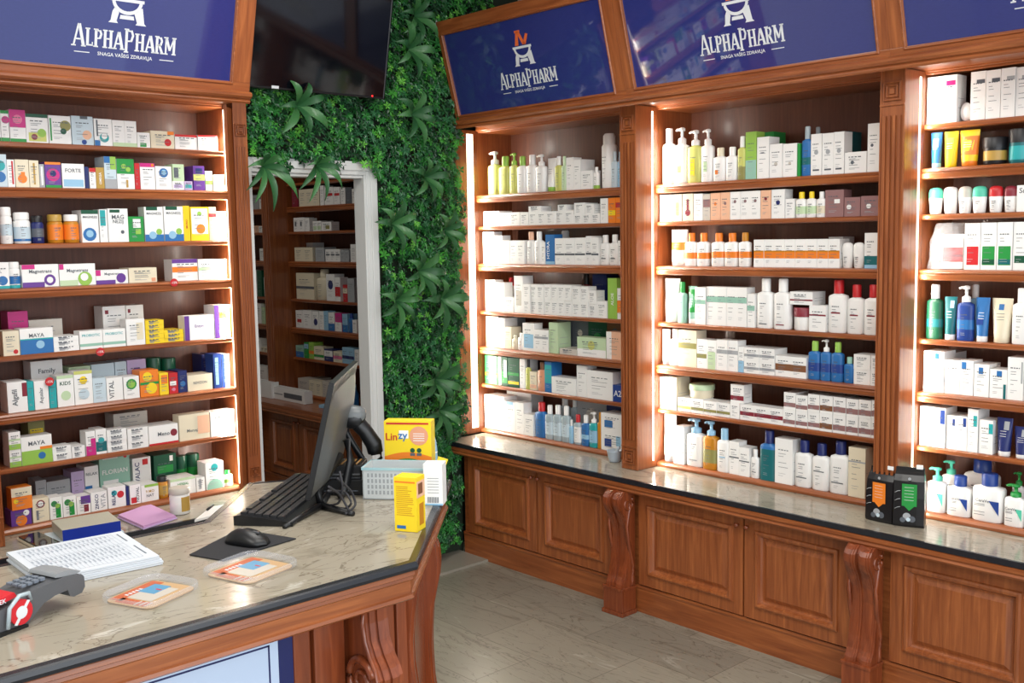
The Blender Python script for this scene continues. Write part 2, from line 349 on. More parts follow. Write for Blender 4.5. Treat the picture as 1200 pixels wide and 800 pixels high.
# left run under the medicine shelves
OL = (1.10, LP, 0)
dl = [(-.02, .47, 0, .45), (.48, .97, 0, .50)]
wl = base_run(OL, 0, dl, [(-.10, 1.0)], [], ['low wooden cabinet hidden behind the counter under the medicine shelves'], 'low cabinets under the stone worktop',
    'marble ledge with black edge in front of the medicine shelves', ledge_poly=[(-.4, .262), (-.4, -.30), (.72, -.30), (1.12, .10), (1.12, .262)])
edge_strip(wl, [(-.4, -.30), (.72, -.30), (1.12, .10)], .601, .622, .006, .006, BLACKEDGE, 'black_edge')
edge_strip(wl, [(-.4, -.30), (.72, -.30), (1.12, .10)], 0, 0, 0, 0, WOODX, 'wood_moulding', prof=MOULD)
# back room run
OB = (XB, 7.52, 0)
db = [(.08, .56, 0, .54), (.57, 1.05, 0, .59), (1.30, 1.68, 1, 1.66), (1.69, 2.05, 1, 1.71)]
wb = base_run(OB, RB, db, [(0, 1.20), (1.20, 2.09)], [(1.14, 0)], ['low dark wooden cabinet in the back room, left of its carved bracket', 'low dark wooden cabinet in the back room, right of its carved bracket'],
    'low cabinets in the back room', 'brown wooden worktop in the back room behind the doorway', ledge_x=(0, 2.09))
for c in wb.children: c.data.materials[0] = WOODX
edge_strip(wb, [(0, -.30), (2.09, -.30)], 0, 0, 0, 0, WOODX, 'wood_moulding', prof=MOULD)
MB().box(.842, .865, -.02, .26, .622, 2.4, WOODZ).build('end_panel', cabBK[0])
# ------------------------------------------------------------------ header signs
SIGNM = plain('glossy_blue_sign_glass', (46, 54, 120), .035, noise=.10, coat=1)
LETM = plain('white_sign_lettering', (224, 228, 232), .35); ORM = plain('orange_sign_emblem', (232, 110, 58), .35)
GLY = {'A': ([(.08, 0, .33, 1, .12), (.62, 0, .37, 1, .2), (.18, .3, .52, .3, .1)], [(.08, 0), (.62, 0)], .72),
 'L': ([(.14, 0, .14, 1, .18), (.05, .05, .5, .05, .1), (.47, 0, .47, .24, .07)], [(.14, 1)], .56),
 'P': ([(.14, 0, .14, 1, .18), (.12, .95, .40, .93, .1), (.40, .97, .5, .74, .15), (.5, .76, .40, .48, .15), (.42, .5, .12, .48, .1)], [(.14, 0), (.14, 1)], .62),
 'H': ([(.14, 0, .14, 1, .18), (.54, 0, .54, 1, .18), (.14, .52, .54, .52, .1)], [(.14, 0), (.14, 1), (.54, 0), (.54, 1)], .72),
 'R': ([(.14, 0, .14, 1, .18), (.12, .95, .40, .93, .1), (.40, .97, .5, .74, .15), (.5, .76, .40, .48, .15), (.42, .5, .12, .48, .1), (.3, .5, .54, 0, .17)], [(.14, 0), (.14, 1), (.56, 0)], .68),
 'M': ([(.12, 0, .12, 1, .12), (.72, 0, .72, 1, .18), (.14, 1, .42, .22, .17), (.7, 1, .42, .22, .1)], [(.12, 0), (.12, 1), (.72, 0), (.72, 1)], .88)}
def logo_text(mb, cx, y, z0, width, m):
    word = [('A', 1.28), ('L', 1), ('P', 1), ('H', 1), ('A', 1), ('P', 1.36), ('H', 1), ('A', 1), ('R', 1), ('M', 1)]
    tot = sum(GLY[c][2]*k**.8 for c, k in word); s = width/tot; x = cx-width/2
    for c, k in word:
        segs, ser, w = GLY[c]; kk = k*1.12; dz = -.16*s if (c == 'P' and k > 1) else (-.05*s if k > 1 else 0)
        for x1, y1, x2, y2, t in segs:
            a = Vector((x+x1*s*k**.8, z0+dz+y1*s*kk)); b = Vector((x+x2*s*k**.8, z0+dz+y2*s*kk)); d = (b-a).normalized(); q = Vector((-d.y, d.x))*t*s/2
            pts = [a-q, b-q, b+q, a+q]; mb.add([(p.x, y, p.y) for p in pts], [(0, 1, 2, 3)], m)
        for sx, sz in ser:
            X = x+sx*s*k**.8; Z = z0+dz+sz*s*kk; h = .045*s; mb.add([(X-.16*s, y, Z-h), (X+.16*s, y, Z-h), (X+.16*s, y, Z+h), (X-.16*s, y, Z+h)], [(0, 1, 2, 3)], m)
        x += w*s*k**.8
def emblem(mb, cx, y, zb, s):
    """mortar standing on two spread legs, pestle-like orange strokes above; s = overall height"""
    def quad(pts, m): mb.add([(cx+p[0]*s, y, zb+p[1]*s) for p in pts], [list(range(len(pts)))], m)
    quad([(-.50, .0), (-.24, .0), (-.28, .06), (-.22, .28), (-.33, .42), (-.40, .30), (-.44, .06)], LETM)
    quad([(.24, .0), (.54, .0), (.48, .06), (.42, .46), (.34, .42), (.20, .28), (.28, .06)], LETM)
    quad([(-.2, .12), (.2, .12), (.18, .22), (-.18, .22)], LETM)
    n = 14                                                      # bowl outline
    for i in range(n):
        a0, a1 = PI+PI*i/n, PI+PI*(i+1)/n
        quad([(.42*math.cos(a0), .60+.36*math.sin(a0)), (.42*math.cos(a1), .60+.36*math.sin(a1)), (.33*math.cos(a1), .60+.27*math.sin(a1)), (.33*math.cos(a0), .60+.27*math.sin(a0))], LETM)
    quad([(-.46, .57), (.46, .57), (.46, .65), (-.46, .65)], LETM)
    quad([(-.32, .68), (-.14, .68), (-.06, 1.14), (-.18, 1.14)], ORM); quad([(-.24, 1.10), (.03, 1.10), (.03, 1.18), (-.24, 1.18)], ORM)
    quad([(-.14, 1.12), (.0, 1.12), (.20, .68), (.06, .68)], ORM); quad([(.06, .68), (.22, .68), (.40, 1.0), (.28, 1.04)], ORM)
def sign(origin, rot, x0, x1, b0, b1, cx, label, ybot=-.245, zbot=2.258, dy=-.13, dz=.505):
    tilt = math.atan2(-dy, dz); H = math.hypot(dy, dz)
    r = empty('header_sign', origin, rot, label=label, cat='sign', group='tilted blue signs above the cabinets')
    MB().prism([(.0, zbot+.006), (ybot+.020, zbot+.006), (ybot+.012, zbot-.003), (ybot, zbot-.011), (ybot-.010, zbot-.013), (ybot-.017, zbot-.006), (ybot-.014, zbot+.002), (ybot-.016, zbot+.004), (ybot-.026, zbot+.006), (ybot-.034, zbot+.014), (ybot-.035, zbot+.022), (ybot-.028, zbot+.030), (ybot-.020, zbot+.032), (ybot+.03, zbot+.05), (.0, zbot+.05)], x0, x1, WOODX).build('cornice', r)
    t = bpy.data.objects.new('frame', None)
    f = MB(); lst = [(0, .03), (0, .0), (.006, -.006), (.0, 0)]
    def bar(a0, a1, c0, c1): f.box(a0, a1, -.004, .03, c0, c1, WOODX)
    bar(x0, x1, .0, b0[1]); bar(x0, x1, b1[1], H); f.box(x0, b0[0], -.004, .03, b0[1], b1[1], WOODZ); f.box(b1[0], x1, -.004, .03, b0[1], b1[1], WOODZ)
    f.rings(b0[0]-.012, b1[0]+.012, b0[1]-.012, b1[1]+.012, [(0, -.004), (.003, -.009), (.008, -.009), (.013, .004)], WOODX, ycap=False)
    fo = f.build('frame', r, bevel=.0015); fo.location = (0, ybot, zbot); fo.rotation_euler = (tilt, 0, 0)
    p = MB().box(b0[0]-.004, b1[0]+.004, .003, .012, b0[1]-.004, b1[1]+.004, SIGNM).build('glass_panel', r); p.location = (0, ybot, zbot); p.rotation_euler = (tilt, 0, 0)
    if cx is not None:
        w = MB(); logo_text(w, cx, .0022, .148, .385, LETM)
        o = w.build('lettering', p)
        w = MB(); put_text(w, 'SNAGA VAŠEG ZDRAVLJA', cx, .0022, .124, .25, .020, LETM); w.build('tagline', p)
        for a_ in (cx-.185, cx+.13): MB().box(a_, a_+.055, .0021, .0024, .1225, .1255, LETM).build('dash', p)
        w = MB(); emblem(w, cx, .0022, .238, .135); w.build('emblem', p)
    MB().prism([(ybot+.02, zbot+.05), (ybot+dy+.034, zbot+dz), (-.02, zbot+dz), (-.02, zbot+.052)], x0+.002, x1-.002, WOODB).build('box_body', r)
    return r
sign((XB, 4.152, 0), RB, 0, 1.152, (.035, .056), (1.082, .452), .567, 'tilted blue sign above the cabinet beside the plant wall, whole emblem in view')
sign((XB, 3.000, 0), RB, 0, 1.200, (.055, .060), (1.150, .452), .603, 'tilted blue sign above the middle cabinet of the right row')
sign((XB, 1.800, 0), RB, 0, 1.200, (.060, .060), (1.150, .452), .603, 'tilted blue sign corner at the top right edge of the photo')
sign((1.02, LP, 0), 0, 0, 1.086, (.035, .070), (1.000, .452), .578, 'tilted blue sign above the left cabinet of medicine boxes', ybot=-.21)
# television
r = empty('television', (2.943, 4.08, 2.35), 0, label='large black wall television tilted down above the doorway', cat='television')
r.rotation_euler = (math.atan2(.09, .43), 0, 0)
BKG = plain('black_gloss_screen', (10, 12, 18), .08, coat=.1); BKP = plain('black_plastic', (20, 21, 24), .38, noise=.1)
MB().box(-.80, 0, -.0, .045, 0, .56, BKP).rings(-.80, 0, 0, .56, [(0, 0), (0, -.004), (.006, -.006), (.010, -.003)], BKP, ycap=False).build('casing', r, bevel=.002)
MB().box(-.792, -.008, -.0035, -.001, .010, .552, BKG).build('screen', r)
MB().box(-.60, -.565, -.006, -.002, .004, .016, LETM).box(-.075, -.068, -.006, -.002, .008, .014, plain('red_standby_light', (220, 30, 30), .4, emit=(255, 40, 40), es=2)).build('status_lights', r)
MB().box(-.6, -.35, .045, .12, .15, .4, BKP).build('wall_bracket', r)
# ------------------------------------------------------------------ counter
ZC = .98
cr = empty('service_counter', (0, 0, 0), 0, label='wooden service counter with marble top and chamfered corner in the foreground', cat='counter')
TOP = [(-1.2, 1.81), (1.355, 1.81), (1.902, 2.361), (1.60, 2.70), (1.462, 2.765), (1.174, 2.465), (-1.2, 2.465)]
MB().prism(TOP, ZC-.018, ZC, STONE, axis=2).build('stone_top', cr)
BE = [(-.018, ZC-.0175), (.004, ZC-.0175), (.006, ZC-.010), (.004, ZC-.0015), (.0, ZC+.0012), (-.016, ZC+.0012)]
edge_strip(cr, TOP+[TOP[0]], 0, 0, 0, 0, BLACKEDGE, 'black_edge', prof=BE)
AP = [(-.04, ZC-.088), (-.012, ZC-.088), (-.006, ZC-.083), (-.008, ZC-.076), (-.013, ZC-.073), (-.013, ZC-.045), (-.006, ZC-.040), (-.008, ZC-.034), (-.001, ZC-.030), (-.003, ZC-.022), (-.001, ZC-.018), (-.04, ZC-.018)]
edge_strip(cr, TOP+[TOP[0]], 0, 0, 0, 0, WOODX, 'apron_moulding', prof=AP)
BODY = [(-1.1, 1.94), (1.415, 1.94), (1.80, 2.325), (1.56, 2.62), (1.45, 2.66), (1.20, 2.40), (-1.1, 2.40)]
MB().prism(BODY, .0, ZC-.018, WOODC, axis=2).build('body', cr)
# lit poster panel with navy border on the front
PANL = plain('pale_blue_poster', (196, 214, 240), .3, coat=.4); NVY = plain('navy_print', (28, 36, 92), .3)
m = MB().box(.10, 1.108, 1.932, 1.94, .12, .868, NVY)
m.box(.13, 1.072, 1.9312, 1.932, .15, .852, PANL)
for a, b, c, d in ((.15, 1.052, .836, .840), (.15, 1.052, .17, .174), (.15, .154, .17, .84), (1.048, 1.052, .17, .84)): m.box(a, b, 1.9306, 1.9312, c, d, NVY)
m.build('front_panel', cr)
m = MB()
for x0, x1, y in ((1.108, 1.150, 1.928), (1.156, 1.235, 1.922), (1.335, 1.375, 1.925), (1.385, 1.415, 1.930)): m.box(x0, x1, y, 1.94, .1, ZC-.09, WOODC)
m.build('front_pilaster', cr, bevel=.003)
m = MB().box(-1.1, 1.415, 1.925, 1.94, 0, .10, WOODC); m.build('plinth', cr)
# scrolled bracket on the front
def scroll_bracket(parent, M4, m):
    """local: x across, y outwards, z up from 0 at top"""
    h = [(0, .085), (-.04, .086), (-.08, .092), (-.11, .108), (-.135, .128), (-.155, .138), (-.175, .136), (-.20, .122), (-.24, .098), (-.30, .078), (-.38, .066), (-.50, .062), (-.62, .070), (-.70, .09), (-.76, .12), (-.80, .125), (-.80, 0), (0, 0)]
    b = MB()
    for a0, a1, k in ((0, .012, -.006), (.012, .026, .0), (.026, .032, -.005), (.032, .050, .002), (.050, .064, -.004)):
        b.prism([(y+(k if y > .01 else 0), z) for z, y in h], a0, a1, m)
    pts = []
    for i in range(44):
        a = i/43*2*PI*1.55+.4; rr = .058-.044*i/43
        pts.append((-.003, .066+rr*math.cos(a)*.95, -.175+rr*math.sin(a)))
    b.tube(pts, [.011*(1-.55*i/43) for i in range(44)], m, 8)
    b.tube([(-.002, .04+.09*t, -.26-.18*t*(1-t)*2-.16*t) for t in [i/10 for i in range(11)]], .008, m, 6)
    b.tube([(.0, y-.008, z) for z, y in h[:15]], .006, m, 6)
    o = b.build('carved_bracket', parent); o.matrix_local = M4; return o
M4 = Matrix.Translation((1.245, 1.94, ZC-.089)) @ Matrix.Scale(-1, 4, (0, 1, 0)); scroll_bracket(cr, M4, WOODC)
h = [(0, .034), (-.05, .028), (-.10, .020), (-.16, .015), (-.22, .016), (-.28, .024), (-.34, .044), (-.40, .075), (-.47, .115), (-.56, .14), (-.7, .15), (-.75, .15), (-.8, .15), (-.8, 0), (0, 0)]
def side_bracket(t, k=1, hh=h):
    b = MB()
    for a0, a1, q in ((-.03, -.018, -.008), (-.018, -.008, 0), (-.008, .008, -.006), (.008, .018, 0), (.018, .03, -.008)):
        b.prism([((y*k+(q if y > .01 else 0)), z) for z, y in hh], a0, a1, WOODC)
    o = b.build('carved_bracket', cr)
    c = Vector((1.415, 1.94))+Vector((1, 1)).normalized()*t
    o.matrix_local = Matrix.Translation((c.x, c.y, ZC-.089)) @ Matrix.Rotation(PI/4, 4, 'Z') @ Matrix.Scale(-1, 4, (0, 1, 0))
side_bracket(.045)
side_bracket(.38, .42, [(0, .07), (-.03, .10), (-.07, .108), (-.11, .10), (-.15, .08), (-.2, .055), (-.3, .04), (-.4, .05), (-.5, .08), (-.8, .10), (-.8, 0), (0, 0)])
# ---- things on the counter
def cpt(px, py, z=ZC): p = at(px, py, 2, z); return Vector((p.x, p.y))
GREYP = plain('grey_device_plastic', (88, 90, 94), .42, noise=.08); PAPER = plain('white_paper', (212, 218, 226), .6); LINE = plain('light_grey_print', (160, 170, 184), .6); LINED = plain('dark_grey_print', (112, 120, 132), .6)
# printed sheets
a, b, c, d = cpt(8, 657), cpt(145, 631), cpt(191, 661), cpt(52, 690)
r = empty('paper_stack', (0, 0, 0), 0, label='stack of white printed table sheets lying on the counter', cat='papers')
ctr = (a+b+c+d)/4
for k in range(5):
    q = .012*(k-2)*(1 if k % 2 else -1)*.5; sh = Vector((random.uniform(-.004, .004), random.uniform(-.004, .004)))
    pts = [ctr+(p-ctr)*(1.0-.006*k)+sh for p in (d, c, b, a)]
    MB().prism([tuple(p) for p in pts], ZC+.001+.0042*k, ZC+.0045+.0042*k, PAPER, axis=2).build('sheet', r)
m = MB(); zt = ZC+.0216
def uv(u, v): return (a+(b-a)*u)*(1-v)+(d+(c-d)*u)*v
def qd(u0, u1, v0, v1, mt, z=zt): m.add([(*uv(u0, v0), z), (*uv(u1, v0), z), (*uv(u1, v1), z), (*uv(u0, v1), z)][::-1], [(0, 1, 2, 3)], mt)
for k in range(22): qd(.06+.038*k, .062+.038*k+.0015, .08, .92, LINE)
for v in (.08, .2, .42, .55, .7, .92): qd(.06, .86, v, v+.005, LINE)
qd(.90, .915, .1, .38, LINED); qd(.90, .915, .55, .86, LINED); qd(.965, .972, .55, .7, LINED)
for k in range(20):
    for v in (.1, .23, .45, .58, .73): qd(.066+.038*k, .078+.038*k, v, v+random.uniform(.04, .1), LINE)
m.build('printed_table', r)
# card terminal, long axis along the counter
r = empty('card_terminal', (.612, 2.075, ZC), math.radians(20), label='dark grey card payment terminal with red and white paper roll at the left edge', cat='card terminal')
pr = [(-.15, .012), (-.135, .0), (-.03, .002), (-.015, .016), (.01, .036), (.035, .044), (.065, .046), (.070, .03), (.078, .026), (.098, .028), (.106, .04), (.105, .064), (.098, .072), (.06, .078), (.0, .074), (-.04, .062), (-.10, .052), (-.145, .046)]
MB().prism([(x, z*.88) for x, z in pr], -.042, .042, GREYP, axis=1).build('body', r, bevel=.004)
m = MB()
for i in range(4):
    for j in range(3): m.box(-.022+i*.014, -.012+i*.014, -.024+j*.017, -.012+j*.017, .069, .074+.0005*i, LINED)
m.build('number_keys', r, bevel=.001)
m = MB().prism([(.05, .0700), (.09, .0650), (.102, .068), (.075, .078), (.045, .079), (.040, .072)], -.038, .038, plain('silver_keypad', (140, 144, 148), .35, noise=.2), axis=1); m.build('keypad', r, bevel=.002)
RW = [plain('red_print', (206, 36, 48), .35), LETM, LINED]
m = MB().prism([(-.13, .0525), (-.045, .063), (-.05, .072), (-.128, .064)], -.040, .040, RW[0], axis=1)
m.prism([(-.131, .050), (-.10, .054), (-.10, .066), (-.131, .0655)], -.0405, .0405, LETM, axis=1)
put_text(m, 'ČEK', -.08, -.0412, .0645, .06, .012, LETM); m.build('paper_roll_cover', r)
m = MB(); n = 18
disc = [(-.045+.024*math.cos(2*PI*k/n), .034+.024*math.sin(2*PI*k/n)) for k in range(n)]
m.prism(disc, -.050, -.043, RW[0], axis=1); m.prism([(-.045+.012*math.cos(2*PI*k/n), .034+.012*math.sin(2*PI*k/n)) for k in range(n)], -.0510, -.050, LETM, axis=1)
m.prism([(-.062, .014), (-.056, .012), (-.026, .052), (-.032, .054)], -.0508, -.050, LETM, axis=1); m.build('paper_roll', r)
m = MB(); m.tube([(-.02, -.044, .05), (-.028, -.05, .066), (-.05, -.053, .068), (-.072, -.053, .05), (-.075, -.05, .012)], .004, plain('clear_plastic', PAL['cl'][0], .12, coat=.5, alpha=.75), 8); m.build('clear_cover', r)
MB().prism([(-.15, .0), (-.03, .0), (-.03, .006), (-.15, .010)], -.047, .047, BKP, axis=1).build('base', r, bevel=.002)
# coin trays
CLR = plain('clear_acrylic', (214, 220, 226), .06, coat=.0, alpha=.10); CLRE = plain('clear_acrylic_rim', (206, 212, 222), .08, coat=.2, alpha=.2)
WOODPR = [plain('orange_wood_print', (190, 92, 48), .35, noise=.15), plain('pale_wood_print', (196, 160, 116), .35, noise=.15), plain('sky_blue_print', (84, 150, 190), .35), plain('grey_white_print', (196, 190, 180), .35, noise=.1), plain('red_print', (206, 36, 48), .35)]
def tray(cs, label):
    P = [cpt(*c) for c in cs]; c0 = (P[0]+P[1]+P[2]+P[3])/4           # left, back, right, front
    ex = ((P[1]-P[0])+(P[2]-P[3]))/2; ey = ((P[1]-P[2])+(P[0]-P[3]))/2; L, W = ex.length, ey.length
    r = empty('coin_tray', (c0.x, c0.y, ZC+.001), math.atan2(ex.y, ex.x), label=label, cat='coin tray', group='coin trays on the counter')
    def rr(hx, hy, rad, n=6):
        out = []
        for sx, sy, a0 in ((1, 1, 0), (-1, 1, PI/2), (-1, -1, PI), (1, -1, 3*PI/2)):
            for k in range(n+1): a = a0+PI/2*k/n; out.append((sx*(hx-rad)+rad*math.cos(a), sy*(hy-rad)+rad*math.sin(a)))
        return out
    hx, hy = L/2, W/2
    MB().prism(rr(hx*.86, hy*.84, .02), .0, .0025, WOODPR[1], axis=2).build('picture_insert', r)
    m = MB().box(-hx*.7, hx*.8, hy*.35, hy*.78, .0026, .003, WOODPR[0]).box(-hx*.8, -hx*.5, -hy*.6, hy*.5, .0026, .003, WOODPR[0]).box(-hx*.45, hx*.55, -hy*.45, hy*.42, .0026, .0032, WOODPR[3]).box(hx*.0, hx*.62, -hy*.1, hy*.5, .0026, .0034, WOODPR[2]).box(hx*.28, hx*.34, -hy*.05, hy*.15, .0026, .0036, WOODPR[4])
    for k in range(5): m.box(-hx*.35+k*hx*.12, -hx*.29+k*hx*.12, hy*.5, hy*.62, .003, .0036, LETM)
    for k in range(3): m.box(-hx*.8, -hx*.52, -hy*(.6-.18*k), -hy*(.55-.18*k), .003, .0036, WOODPR[3])
    m.build('printed_picture', r)
    o = rr(hx, hy, .035); i = rr(hx*.88, hy*.86, .026); n = len(o)
    rim = MB(); lay = [(o, .004), (o, .014), ([(a*.97, b*.97) for a, b in o], .017), ([(a*.95, b*.94) for a, b in o], .015), (i, .005)]
    vs = [(x, y, z) for L_, z in lay for x, y in L_]
    rim.add(vs, [(k*n+j, k*n+(j+1) % n, (k+1)*n+(j+1) % n, (k+1)*n+j) for k in range(len(lay)-1) for j in range(n)], CLRE, True)
    rim.build('clear_dish', r)
tray([(121, 703), (187, 676), (233, 691), (166, 723)], 'clear coin tray with orange and blue picture, nearer the card terminal')
tray([(243, 672), (303, 648), (348, 666), (279, 693)], 'clear coin tray with orange and blue picture, just below the mouse pad')
# mouse pad and mouse
P = [cpt(*p) for p in ((222, 651), (280, 621), (347, 632), (262, 658))]
MB().prism([tuple(p) for p in (P[3], P[2], P[1], P[0])], ZC+.001, ZC+.0035, plain('black_fabric', (38, 38, 42), .85, noise=.2), axis=2).build('mouse_pad', label='thin black mouse pad under the mouse on the counter', cat='mouse pad')
mc = (cpt(268, 634)+cpt(313, 641))/2; md = cpt(313, 639)-cpt(268, 632)
r = empty('computer_mouse', (mc.x, mc.y, ZC+.004), math.atan2(md.y, md.x), label='black computer mouse resting on the mouse pad', cat='mouse')
m = MB(); N, K = 14, 10; vs = []
for i in range(N+1):
    t = i/N; x = (t-.5)*.118; w = .032*(max(0, 1-(2*t-1)**4))**.5+.0006; hgt = .036*(math.sin(PI*min(1, t*.92+.04)))**.62*(1.05-.25*t)+.001
    for k in range(K+1): a = PI*k/K; vs.append((x, w*math.cos(a), hgt*math.sin(a)**.8))
m.add(vs, [(i*(K+1)+k, i*(K+1)+k+1, (i+1)*(K+1)+k+1, (i+1)*(K+1)+k) for i in range(N) for k in range(K)]+[[i*(K+1) for i in range(N+1)]+[i*(K+1)+K for i in range(N, -1, -1)]], BKP, True)
m.build('shell', r)
MB().box(.018, .036, -.003, .003, .026, .031, GREYP).build('scroll_wheel', r, bevel=.001)
# keyboard
k0, k1, k2 = cpt(274, 616), cpt(331, 620), cpt(343, 566)
ex = (k2-k0); L = ex.length; ex.normalize(); ang = math.atan2(ex.y, ex.x); W = .155
r = empty('keyboard', (k0.x, k0.y, ZC+.001), ang, label='black computer keyboard lying beside the monitor on the counter', cat='keyboard')
L = .47
MB().prism([(0, .0), (0, .024), (-.02, .027), (-W+.03, .014), (-W, .009), (-W, 0)], 0, L, BKP).build('case', r, bevel=.003)
KEY = plain('black_keys', (34, 35, 38), .5, noise=.1)
m = MB()
for row in range(6):
    yy = -.014-row*.0195; x = .012
    while x < L-.03:
        w = .0165 if not (row == 5 and .09 < x < .17) else .09
        if row == 0 and int(x/.0187) in (1, 6, 11): x += .0187; continue
        if not (.315 < x < .325):
            z = .0265-(row*.0195)*.11
            m.prism([(x, yy), (x, yy-.016), (x+w, yy-.016), (x+w, yy)][::1], z-.004, z+.006, KEY, axis=2)
        x += w+.0022
m.build('keys', r, bevel=.001)
# monitor seen from behind
mphi = math.radians(48.5); c0 = at(360, 586, 2, ZC+.045)
r = empty('computer_monitor', (c0.x, c0.y, ZC), mphi, label='black computer monitor seen edge-on from behind on a splayed stand', cat='monitor')
tilt = .235; Wm, Hm = .47, .315
bt = MB(); bt.box(0, Wm, -.008, .006, 0, Hm, BKP)
# bulged rear shell (rear looks to local -y)
Nn = 12; vs = []
for i in range(Nn+1):
    for j in range(Nn+1):
        u, v = i/Nn, j/Nn; q = (max(0, 1-(2*u-1)**4)*max(0, 1-(2*v-.8)**4 if v > .05 else 0)); vs.append((Wm*(.02+.96*u), -.008-.026*q**.6, Hm*(.02+.96*v)))
bt.add(vs, [(i*(Nn+1)+j, (i+1)*(Nn+1)+j, (i+1)*(Nn+1)+j+1, i*(Nn+1)+j+1) for i in range(Nn) for j in range(Nn)], plain('dark_grey_shell', (84, 86, 86), .4, noise=.08), True)
pnl = bt.build('panel', r); pnl.location = (0, 0, .045); pnl.rotation_euler = (tilt, 0, 0)
sc = MB().box(.008, Wm-.008, .006, .0075, .012, Hm-.008, BKG).build('screen', r); sc.location = (0, 0, .045); sc.rotation_euler = (tilt, 0, 0)
m = MB()
nk = Vector((.22, -.10, .02))
m.tube([(.22, -.075, .16), (.22, -.085, .10), (.20, -.07, .03), (.17, -.06, .012)], .012, BKP, 8)
rm = r.matrix_basis.to_3x3() if False else Matrix.Rotation(-mphi, 3, 'Z')
def tol(px, py, z): p = at(px, py, 2, ZC+z); v = rm @ Vector((p.x-c0.x, p.y-c0.y, 0)); return (v.x, v.y, z)
f1, f2, f3, f4 = tol(333, 617, .006), tol(376, 592, .01), tol(414, 602, .006), tol(392, 566, .01)
m.tube([f1, f2], [.006, .010], BKP, 8); m.tube([f2, f3], [.010, .007], BKP, 8); m.tube([f2, f4], [.010, .009], BKP, 8)
m.tube([f2, (f2[0]+.01, f2[1]+.01, .05), (.2, -.06, .12)], .011, BKP, 8)
m.build('stand', r)
CB = plain('cable_rubber', (48, 48, 54), .5)
m = MB()
for pts in ([(384, 575, .08), (405, 575, .06), (413, 590, .03), (404, 597, .01), (380, 590, .015)], [(398, 552, .12), (402, 570, .08), (398, 590, .03), (385, 592, .01)], [(385, 570, .10), (398, 578, .06), (410, 600, .01)], [(395, 560, .1), (412, 575, .05), (418, 592, .01), (405, 602, .008)]):
    P = [Vector(tol(*p)) for p in pts]; q = []
    for i in range(len(P)-1):
        for s_ in range(6): t_ = s_/6; q.append(P[i].lerp(P[i+1], t_))
    q.append(P[-1])
    for _ in range(4): q = [q[0]]+[(q[i-1]+q[i]*2+q[i+1])/4 for i in range(1, len(q)-1)]+[q[-1]]
    m.tube(q, .0032, CB, 6)
m.build('cable', r)
# receipt printer behind the monitor
pc = cpt(414, 583)
r = empty('receipt_printer', (pc.x+.005, pc.y+.055, ZC+.001), math.radians(-45), label='small black receipt printer behind the monitor stand', cat='printer')
m = MB().box(-.062, .058, -.02, .085, 0, .045, BKP).box(-.060, .055, -.018, .08, .052, .085, BKP).box(-.058, .052, -.014, .08, .045, .052, GREYP); m.build('case', r, bevel=.006)
m = MB().box(-.058, .052, -.021, -.018, .058, .062, GREYP).box(-.05, .045, -.021, -.018, .012, .014, LINED); m.build('paper_slot', r)
m = MB()
for k in range(7): m.tube([(-.045+.014*k, -.005, .086), (-.035+.014*k, .02, .094)], .003, plain('amber_ribbon', (150, 110, 60), .5), 5)
m.build('ribbon', r)
# barcode scanner on its curved stand: built in the plane facing the camera side, at its own depth
sp = cpt(424, 572); sd = 2.0
def S(px, py, off=0.0):
    """point on the vertical plane through the stand foot, facing the viewer"""
    d = _fw+_r2*((px-600)/F)-_u2*((py-400)/F); n = Vector((sp.x, sp.y, 0)).normalized(); t = (Vector((sp.x, sp.y, 0)).dot(n)+off)/d.dot(n); return EYEP+d*t
r = empty('barcode_scanner', (0, 0, 0), 0, label='black handheld barcode scanner with grey head hanging on a curved stand', cat='barcode scanner')
m = MB(); m.tube([S(440, 530), S(438, 520), S(428, 505), S(416, 492), S(407, 484)], [.022, .024, .022, .023, .016], BKP, 12)
m.tube([S(434, 530), S(446, 527)], [.010, .012], BKP, 10); m.build('handle', r)
m = MB()
hd = [S(398+30*t, 489-3*math.sin(PI*t)) for t in [0, .08, .25, .5, .75, .92, 1]]
m.tube(hd, [.010, .019, .026, .029, .028, .023, .012], plain('scanner_grey', (104, 108, 110), .35, noise=.06), 14); m.build('head', r)
m = MB().tube([S(402+25*t, 493-3*math.sin(PI*t)) for t in [0, .2, .5, .8, 1]], [.020, .028, .031, .028, .014], BKP, 12); m.build('window_bumper', r)
m = MB(); m.tube([S(446, 530), S(447, 536), S(442, 540)], .005, BKP, 6); m.tube([S(447, 534), S(438, 545), S(431, 556), S(428, 566, .03)], .0022, plain('grey_cable', (150, 152, 156), .5), 6); m.build('cable', r)
r = empty('scanner_stand', (0, 0, 0), 0, label='curved black stand holding up the barcode scanner', cat='stand')
ft = S(424, 575)
m = MB(); m.tube([S(406, 500, .03), S(407, 508, .03), S(414, 520, .03), S(424, 537, .03), S(428, 552, .03), S(424, 566, .02), Vector((ft.x, ft.y, ZC+.012))], [.007, .009, .009, .010, .011, .012, .02], BKP, 10)
m.build('gooseneck', r)
m = MB(); m.lathe([(.040, ZC+.0005), (.040, ZC+.008), (.030, ZC+.014), (.012, ZC+.018)], ft.x, ft.y, BKP, 20); m.build('base', r)
